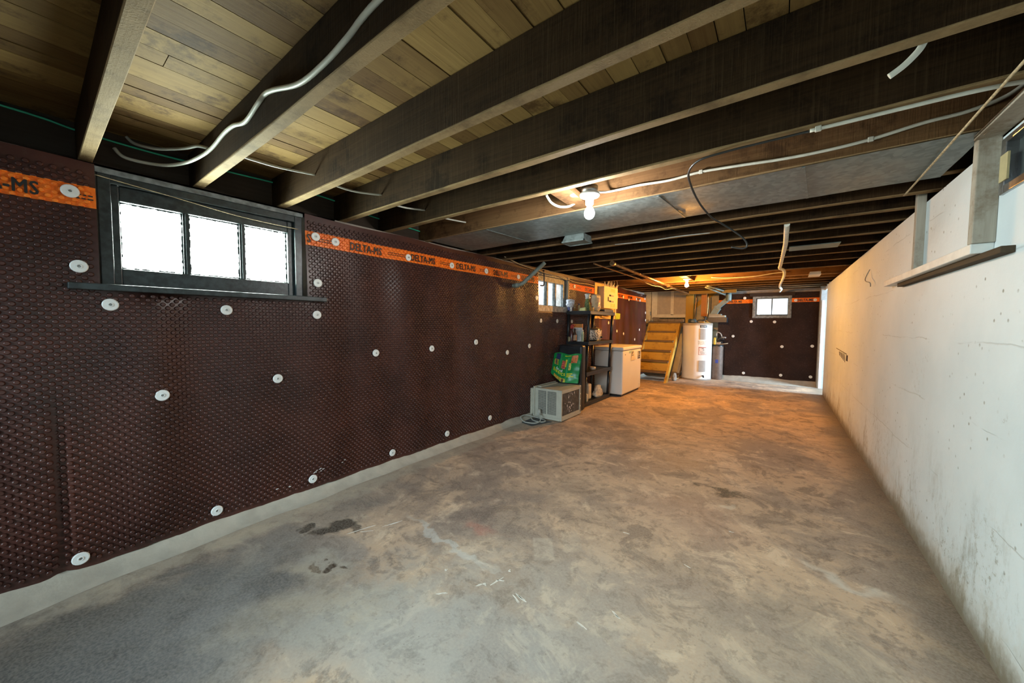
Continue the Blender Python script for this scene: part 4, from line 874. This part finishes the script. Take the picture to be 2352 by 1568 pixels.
def patch(name, u0, u1, v0, v1, mat, d=.002): 
    mb = MB(); mb.grid(lambda u, v: (lambda p: (p[0], p[1]-d, p[2]))(bagf(u0+(u1-u0)*u, v0+(v1-v0)*v)), 6, 6); return link(name, mb, mat, G)
patch('strap', .30, .345, .18, 1.0, M('lighter green strap', (.03, .30, .11), .4), .003); patch('strap', .57, .63, .12, 1.0, M('lighter green strap', (.03, .30, .11), .4), .003)
patch('printed_picture', .12, .28, .74, .97, M('dark blue berry print', (.025, .035, .10), .4, vary=.8, vs=70))
patch('printed_picture', .08, .25, .50, .73, M('yellow photo print', (.55, .46, .06), .4, vary=.3)); patch('printed_figure', .12, .20, .52, .72, M('brown figure print', (.16, .09, .07), .5, vary=.6, vs=60), .003)
patch('printed_picture', .38, .52, .48, .76, M('red and pink food print', (.50, .10, .07), .4, vary=.6, vs=55)); patch('printed_picture', .50, .56, .55, .82, M('lemon yellow print', (.62, .55, .05), .4))
patch('printed_picture', .70, .90, .68, .94, M('orange carrot print', (.58, .15, .03), .4, vary=.5, vs=45)); patch('printed_picture', .64, .72, .44, .68, M('yellow white print', (.66, .50, .12), .4, vary=.6, vs=50))
patch('printed_picture', .38, .60, .01, .14, M('yellow photo print', (.55, .46, .06), .4, vary=.3)); patch('printed_figure', .45, .53, .01, .12, M('brown figure print', (.16, .09, .07), .5, vary=.6, vs=60), .003)
patch('printed_picture', .14, .37, .02, .12, M('golden chips print', (.55, .30, .04), .4, vary=.4, vs=50)); patch('printed_stripe', .46, .68, .93, .96, M('lime stripe', (.45, .55, .03), .4))
def bag_text(s, u, v, size, mat):
    t = text_mb(s, size, (0, 0, 0), (1, 0, 0), (0, 0, 1), .0004, .0005, 1.0); out = []
    for a in t.v: p = bagf(u+a[0]/.43, v+a[2]/.41); out.append((p[0], p[1]-.004+a[1]*.2, p[2]))
    t.v = out; link('printed_lettering', t, mat, G)
YEL = M('yellow print', (.80, .70, .02), .5, bump=0); WHT = M('white print', (.85, .88, .85), .5, bump=0)
bag_text('food', .20, .345, .055, WHT); bag_text('Basics', .075, .235, .085, YEL)
mb = MB()
for k, (w, mt) in enumerate(((.08, 0), (.065, 1), (.10, 1))):
    def ln_(u, v, k=k, w=w): p = bagf(.62+w/.43*u, .30-.05*k+.028*v); return (p[0], p[1]-.003, p[2])
    mb.grid(ln_, 4, 1)
link('small_print', mb, YEL, G)
# ================================================================== CHEST FREEZER
Z = thing('chest_freezer', (-2.42, 6.55, 0), 'white chest freezer with tags on its end, standing past the shelf unit', 'freezer')
FX0, FX1, FY0, FY1 = -2.675, -2.155, 6.05, 7.05
link('freezer_body', box(FX0, FX1, FY0, FY1, .035, .790), APPL, Z, bevel=.022, seg=3)
link('lid', box(FX0-.005, FX1+.010, FY0-.008, FY1+.010, .800, .857), APPL, Z, bevel=.016, seg=3)
link('lid_gasket', box(FX0+.01, FX1-.005, FY0+.01, FY1-.01, .788, .802), COVER, Z)
link('plinth', box(FX0+.02, FX1-.03, FY0+.03, FY1-.03, 0, .036), BLACKPL, Z)
link('lock', MB().lathe([(.011, FX1), (.010, FX1+.006), (.006, FX1+.007)], 14, (0, 6.17, .725), 'x'), STEEL, Z)
link('badge', box(FX1, FX1+.0015, 6.36, 6.62, .735, .775), M('pale teal badge', (.32, .46, .40), .4), Z)
link('hanging_tag', MB().hull8([(FX1+.004, 6.45, .60), (FX1+.007, 6.45, .60), (FX1+.020, 6.66, .61), (FX1+.017, 6.66, .61)], [(FX1+.003, 6.47, .76), (FX1+.006, 6.47, .76), (FX1+.012, 6.58, .77), (FX1+.009, 6.58, .77)]), M('cream paper tag', (.66, .56, .38), .6), Z)
mb = MB()
for k in range(3): mb.box(FX1+.0125, FX1+.0135, 6.475, 6.475+(.09, .05, .10)[k], .742-.020*k-.012*(k > 1), .755-.022*k-.012*(k > 1))
link('small_print', mb, INK, Z)
st = link('energy_sticker', box(FX1, FX1+.0015, 6.84, 6.99, .605, .745), M('dark sticker', (.05, .045, .04), .4), Z)
mb = MB()
for (a, b, c, d) in ((6.85, 6.90, .66, .735), (6.915, 6.98, .70, .71), (6.915, 6.98, .67, .685), (6.85, 6.98, .635, .645)): mb.box(FX1+.0015, FX1+.0022, a, b, c, d)
link('sticker_panel', mb, M('pale sticker print', (.50, .44, .32), .5), Z)
link('drain_plug', MB().lathe([(.012, FX1), (.010, FX1+.008)], 12, (0, 6.95, .12), 'x'), WHITEPL, Z)

# ================================================================== STAIRS
T = thing('staircase', (-2.3, 8.7, 0), 'yellow painted open plank stairs with dark worn treads climbing to the landing', 'stairs')
RISE, GO, Y1 = .2195, .213, 8.20; XL, XR = -2.625, -1.985
def stringer(x0, x1):
    y0 = 8.07; yt = Y1+GO*5.3; pts = [(y0, 0), (y0+.17, 0), (yt+.17, 1.29), (yt-.02, 1.315), (yt-.03, 1.315)]
    mb = MB(); n = len(pts); vs = [(x0, a, b) for a, b in pts]+[(x1, a, b) for a, b in pts]
    mb.add(vs, [tuple(reversed(range(n))), tuple(range(n, 2*n))]+[(i, (i+1) % n, n+(i+1) % n, n+i) for i in range(n)]); return mb
link('stringer', stringer(XR, XR+.045), STAIR, T, bevel=.004); link('stringer', stringer(XL-.04, XL), STAIR, T, bevel=.004)
for k in range(1, 7):
    yk = Y1+GO*(k-1); zk = RISE*k
    last = k == 6
    link('tread', box(XL-(.05 if last else 0), XR+(.05 if last else 0), yk-.02, yk+.25, zk-.032, zk), TREADM, T, bevel=.006)
    if k > 1: link('riser', box(XL, XR, yk+.012, yk+.030, zk-RISE, zk-.032), STAIR, T)
tag(link('landing', MB().box(-3.19, -1.92, 9.52, 10.17, 1.20, 1.30), TREADM, origin=(-2.5, 9.8, 1.3)), 'wooden landing at the head of the yellow stairs below the cream door', 'landing')
rg = thing('rolled_rug', (-2.3, 9.75, 1.301), 'grey and dark rolled rug lying on the landing before the cream door', 'rug')
link('rug_roll', MB().tube(smooth_path([(-2.68, 9.70, 1.365), (-2.64, 9.70, 1.378), (-2.45, 9.71, 1.367), (-2.2, 9.71, 1.365), (-1.93, 9.71, 1.366)], 6), [.035]*3+[.062]*22, 14), M('grey rug backing', (.26, .20, .13), .9, vary=.3), rg)
link('rug_fold', MB().tube(smooth_path([(-2.52, 9.68, 1.395), (-2.35, 9.68, 1.400), (-2.15, 9.68, 1.398), (-1.92, 9.68, 1.40)], 6), .028, 12), M('dark rug pile', (.05, .055, .035), .95, vary=.5, vs=30), rg)
def plank_piece(i, a, b, w, h, mat, label):
    a, b = Vector(a), Vector(b); d = (b-a).normalized(); s = d.orthogonal().normalized() if abs(d.z) > .95 else d.cross(Vector((0, 0, 1))).normalized(); u = s.cross(d)
    q = [a+s*w+u*h, a-s*w+u*h, a-s*w-u*h, a+s*w-u*h]; r = [v+(b-a) for v in q]; tag(link('scrap_board', MB().hull8(q, r), mat, origin=a, bevel=.002), label, 'board', 'lumber scraps beside the stairs')
plank_piece(0, (-1.905, 8.75, .014), (-1.905, 9.60, .014), .028, .012, PINE, 'lowest scrap board lying on the floor between stairs and heater')
plank_piece(1, (-1.905, 8.95, .05), (-1.905, 9.58, .30), .028, .012, TREADM, 'dark scrap board leaning low between stairs and heater')
plank_piece(2, (-1.905, 9.05, .12), (-1.905, 9.60, .66), .028, .010, M('grey scrap board', (.33, .30, .25), .7), 'grey scrap board leaning steeply between stairs and heater')
jk = link('dust_sheet', crumple((-1.885, 8.60, .0), .05, .10, .18, 41, .5), M('grey dust sheet', (.25, .24, .21), .8, vary=.3), origin=(-1.885, 8.6, 0)); tag(jk, 'crumpled grey cloth on the floor behind the stair stringer', 'cloth')
pt = thing('timber_post', (-1.82, 9.72, 0), 'thick yellow timber post behind the water heater', 'post')
link('post_shaft', box(-1.905, -1.735, 9.66, 9.80, 0, 1.99), wood('yellow ochre post', (.40, .24, .04), (.52, .33, .07), 2, .6, None, .2), pt, bevel=.006)
tag(link('hanging_board', box(-1.545, -1.43, 9.53, 9.57, 1.45, 2.02), RUSTY, origin=(-1.49, 9.55, 1.45), bevel=.003), 'orange brown short board hanging from the joists above the water heater', 'board')

# ================================================================== WATER HEATER AND WHAT STANDS BESIDE IT
H = thing('water_heater', (-1.565, 9.27, 0), 'tall white cylindrical electric water heater at the foot of the post', 'water heater')
hx, hy, hr = -1.565, 9.27, .305
link('tank_jacket', MB().lathe([(hr, .03), (hr, 1.255)], 64, (hx, hy, 0), cap=False), APPL, H)
link('top_pan', MB().lathe([(hr+.003, 1.235), (hr+.004, 1.285), (hr-.02, 1.292), (.001, 1.292)], 64, (hx, hy, 0), cap=False), M('grey heater lid', (.40, .36, .30), .4), H)
link('base_ring', MB().lathe([(hr-.01, 0), (hr+.006, .0), (hr+.006, .032), (hr-.01, .034)], 64, (hx, hy, 0)), COVER, H)
FA = math.atan2(-hy, -hx)            # direction facing the room's viewer, labels sit to the right of it
def heater_patch(name, da, wdt, z0, z1, mat, proud=.004, par=None):
    a0 = FA+da-wdt/2; n = 10; mb = MB(); r = hr+proud; v = []
    for i in range(n+1):
        a = a0+wdt*i/n; c, s = math.cos(a), math.sin(a); v += [(hx+r*c, hy+r*s, z0), (hx+r*c, hy+r*s, z1), (hx+(hr-.001)*c, hy+(hr-.001)*s, z1), (hx+(hr-.001)*c, hy+(hr-.001)*s, z0)]
    f = [(i*4+q, i*4+(q+1) % 4, i*4+4+(q+1) % 4, i*4+4+q) for i in range(n) for q in range(4)]+[(3, 2, 1, 0), tuple(n*4+q for q in range(4))]
    mb.add(v, f); return link(name, mb, mat, par or H)
da = .42
heater_patch('upper_cover', da, .46, .92, 1.165, COVER, .012); heater_patch('lower_cover', da-.04, .46, .20, .45, COVER, .012)
lg = heater_patch('brand_plate', da, .50, 1.185, 1.245, INK, .003)
t = text_mb('GSW', .05, (0, 0, 0), (1, 0, 0), (0, 0, 1), .0003, .001, 1.0); out = []
for a in t.v: q = FA+da-.20+a[0]/hr; r = hr+.0045; out.append((hx+r*math.cos(q), hy+r*math.sin(q), 1.197+a[2]))
t.v = out; link('printed_lettering', t, WHT, lg)
heater_patch('rating_label', da-.02, .62, .805, .895, M('beige rating label', (.58, .52, .42), .5, vary=.3, vs=45), .0015)
wl_ = heater_patch('warning_border', da-.02, .56, .575, .755, M('faded red border', (.42, .14, .10), .5), .0015)
heater_patch('warning_label', da-.02, .51, .583, .735, M('pink cream label', (.62, .50, .42), .5, vary=.2, vs=30), .0022)
for k, (z, w) in enumerate(((.715, .14), (.68, .10), (.64, .34), (.615, .34), (.597, .30))): heater_patch('warning_print', da-.02+(.05 if k == 1 else 0), w, z, z+(.012 if k < 2 else .004), INK, .003)
a = FA+da-.02; dv = Vector((math.cos(a), math.sin(a), 0)); vp = Vector((hx, hy, .105))+dv*hr
link('drain_valve', MB().tube([vp-dv*.005, vp+dv*.045], .012, 10).tube([vp+dv*.045+Vector((0, 0, .02)), vp+dv*.05+Vector((.015, 0, -.03))], .016, 10), BLACKPL, H)
link('supply_pipe', MB().tube(smooth_path([(-1.45, 9.40, 1.28), (-1.45, 9.42, 1.36), (-1.41, 9.46, 1.44), (-1.395, 9.46, 1.65), (-1.395, 9.46, 1.93)], 5), .011, 10), COPPER, H)
link('supply_pipe', MB().tube(smooth_path([(-1.68, 9.46, 1.28), (-1.68, 9.48, 1.40), (-1.68, 9.58, 1.55), (-1.66, 9.6, 1.93)], 5), .011, 10), COPPER, H)
link('power_lead', MB().tube(smooth_path([(-1.50, 9.50, 1.43), (-1.46, 9.46, 1.39), (-1.36, 9.36, 1.31), (-1.34, 9.46, 1.295), (-1.42, 9.28, 1.305), (-1.52, 9.30, 1.31)], 5), .007, 8), M('yellow cable sheath', (.62, .42, .12), .5), H)
link('pipe_elbow', MB().tube(smooth_path([(-1.58, 9.36, 1.29), (-1.58, 9.36, 1.345), (-1.54, 9.36, 1.36), (-1.44, 9.38, 1.36), (-1.42, 9.40, 1.45)], 4), .013, 10), BLACKPL, H)
tag(link('bottle_bag', crumple((-1.68, 9.27, 1.294), .10, .06, .095, 51, .3), M('dark teal film', (.045, .07, .075), .3), origin=(-1.68, 9.3, 1.292)), 'dark teal bag lying on top of the water heater', 'bag')
du = thing('painted_duct', (-1.2, 9.62, 1.36), 'blue grey painted boxed duct slanting up from heater to joists', 'duct')
def slab(a, b, w, d): 
    a, b = Vector(a), Vector(b); di = (b-a).normalized(); n_ = Vector((-di.z, 0, di.x)); q = Vector((0, d, 0))
    return MB().hull8([a+n_*w-q, a-n_*w-q, a-n_*w+q, a+n_*w+q], [b+n_*w-q, b-n_*w-q, b-n_*w+q, b+n_*w+q])
link('lower_run', slab((-1.355, 9.60, 1.38), (-1.20, 9.60, 1.66), .065, .05), TEALPAINT, du, bevel=.004)
link('upper_run', slab((-1.24, 9.605, 1.63), (-1.02, 9.605, 1.84), .048, .04), TEALPAINT, du, bevel=.004)
link('elbow', MB().lathe([(.055, 1.80), (.06, 1.84), (.06, 1.93), (.05, 1.99)], 20, (-1.00, 9.60, 0)), TEALPAINT, du)
link('collar', slab((-1.23, 9.60, 1.62), (-1.20, 9.60, 1.66), .070, .055), TEALPAINT, du)
ws = thing('wall_cabinet', (-1.16, 9.5, 1.38), 'dark box with pale plank top behind the water heater on the far wall', 'cabinet')
link('cabinet_body', box(-1.38, -1.00, 9.42, 9.66, 1.31, 1.425), BLACKPL, ws, bevel=.004); link('plank_top', box(-1.36, -1.04, 9.40, 9.66, 1.425, 1.47), M('pale grey plank', (.34, .33, .26), .6), ws, bevel=.004); link('plank_top', box(-1.36, -1.12, 9.42, 9.64, 1.47, 1.50), M('pale grey plank', (.34, .33, .26), .6), ws, bevel=.004)
dr = thing('fibre_drum', (-1.165, 9.50, 0), 'brown storage drum with blue mark partly hidden behind the water heater', 'drum')
link('drum_body', MB().lathe([(.118, 0), (.12, .01), (.12, .78), (.116, .79)], 32, (-1.175, 9.50, 0)), M('brown fibreboard', (.12, .085, .065), .6, vary=.2), dr); link('drum_lid', MB().lathe([(.124, .76), (.124, .80), (.10, .805), (.001, .805)], 32, (-1.175, 9.50, 0), cap=False), BLACKPL, dr)
mb = MB(); 
for i in range(1): 
    v = []; 
    for j in range(5): a = -1.75+.5*j/4; v += [(-1.175+.1215*math.cos(a), 9.5+.1215*math.sin(a), .38), (-1.175+.1215*math.cos(a), 9.5+.1215*math.sin(a), .46)]
    mb.add(v, [(2*j, 2*j+2, 2*j+3, 2*j+1) for j in range(4)])
link('blue_mark', mb, M('blue marker', (.03, .05, .25), .5), dr)
gd = thing('grinder', (-1.12, 9.48, .805), 'dark power tool standing on the brown drum', 'tool')
link('tool_body', MB().tube(smooth_path([(-1.19, 9.48, .88), (-1.12, 9.48, .93), (-1.06, 9.48, .96)], 5), [.04]*6+[.05]*5, 12), BLACKPL, gd); link('tool_stand', box(-1.17, -1.08, 9.46, 9.55, .805, .88), BLACKPL, gd, bevel=.008)
link('tool_handle', MB().tube(smooth_path([(-1.20, 9.46, 1.0), (-1.18, 9.45, 1.08), (-1.12, 9.45, 1.06), (-1.09, 9.46, .99)], 5), .012, 8), COVER, gd); link('grip', MB().tube([(-1.09, 9.42, .975), (-1.00, 9.40, .965)], .014, 8), COVER, gd)
bottle('yellow_bottle', (-1.215, 9.375, .805), [(.025, 0), (.026, .005), (.026, .13), (.014, .16)], M('yellow plastic', (.55, .36, .02), .35), 'yellow plastic bottle on the drum beside the water heater', 'bottle', (.013, .16, .19, BLACKPL))
pn = thing('dust_pan', (-1.08, 9.36, .805), 'tan scoop with a long thin handle lying across the drum', 'scoop')
link('scoop', MB().hull8([(-1.21, 9.36, .806), (-1.11, 9.36, .806), (-1.11, 9.44, .806), (-1.21, 9.44, .806)], [(-1.225, 9.36, .85), (-1.10, 9.36, .865), (-1.10, 9.44, .865), (-1.225, 9.44, .85)]), M('tan scoop', (.36, .27, .17), .6), pn, bevel=.006); link('long_handle', MB().tube([(-1.15, 9.385, .81), (-1.08, 9.37, .818), (-.955, 9.36, .84)], .009, 8), M('tan scoop', (.36, .27, .17), .6), pn)
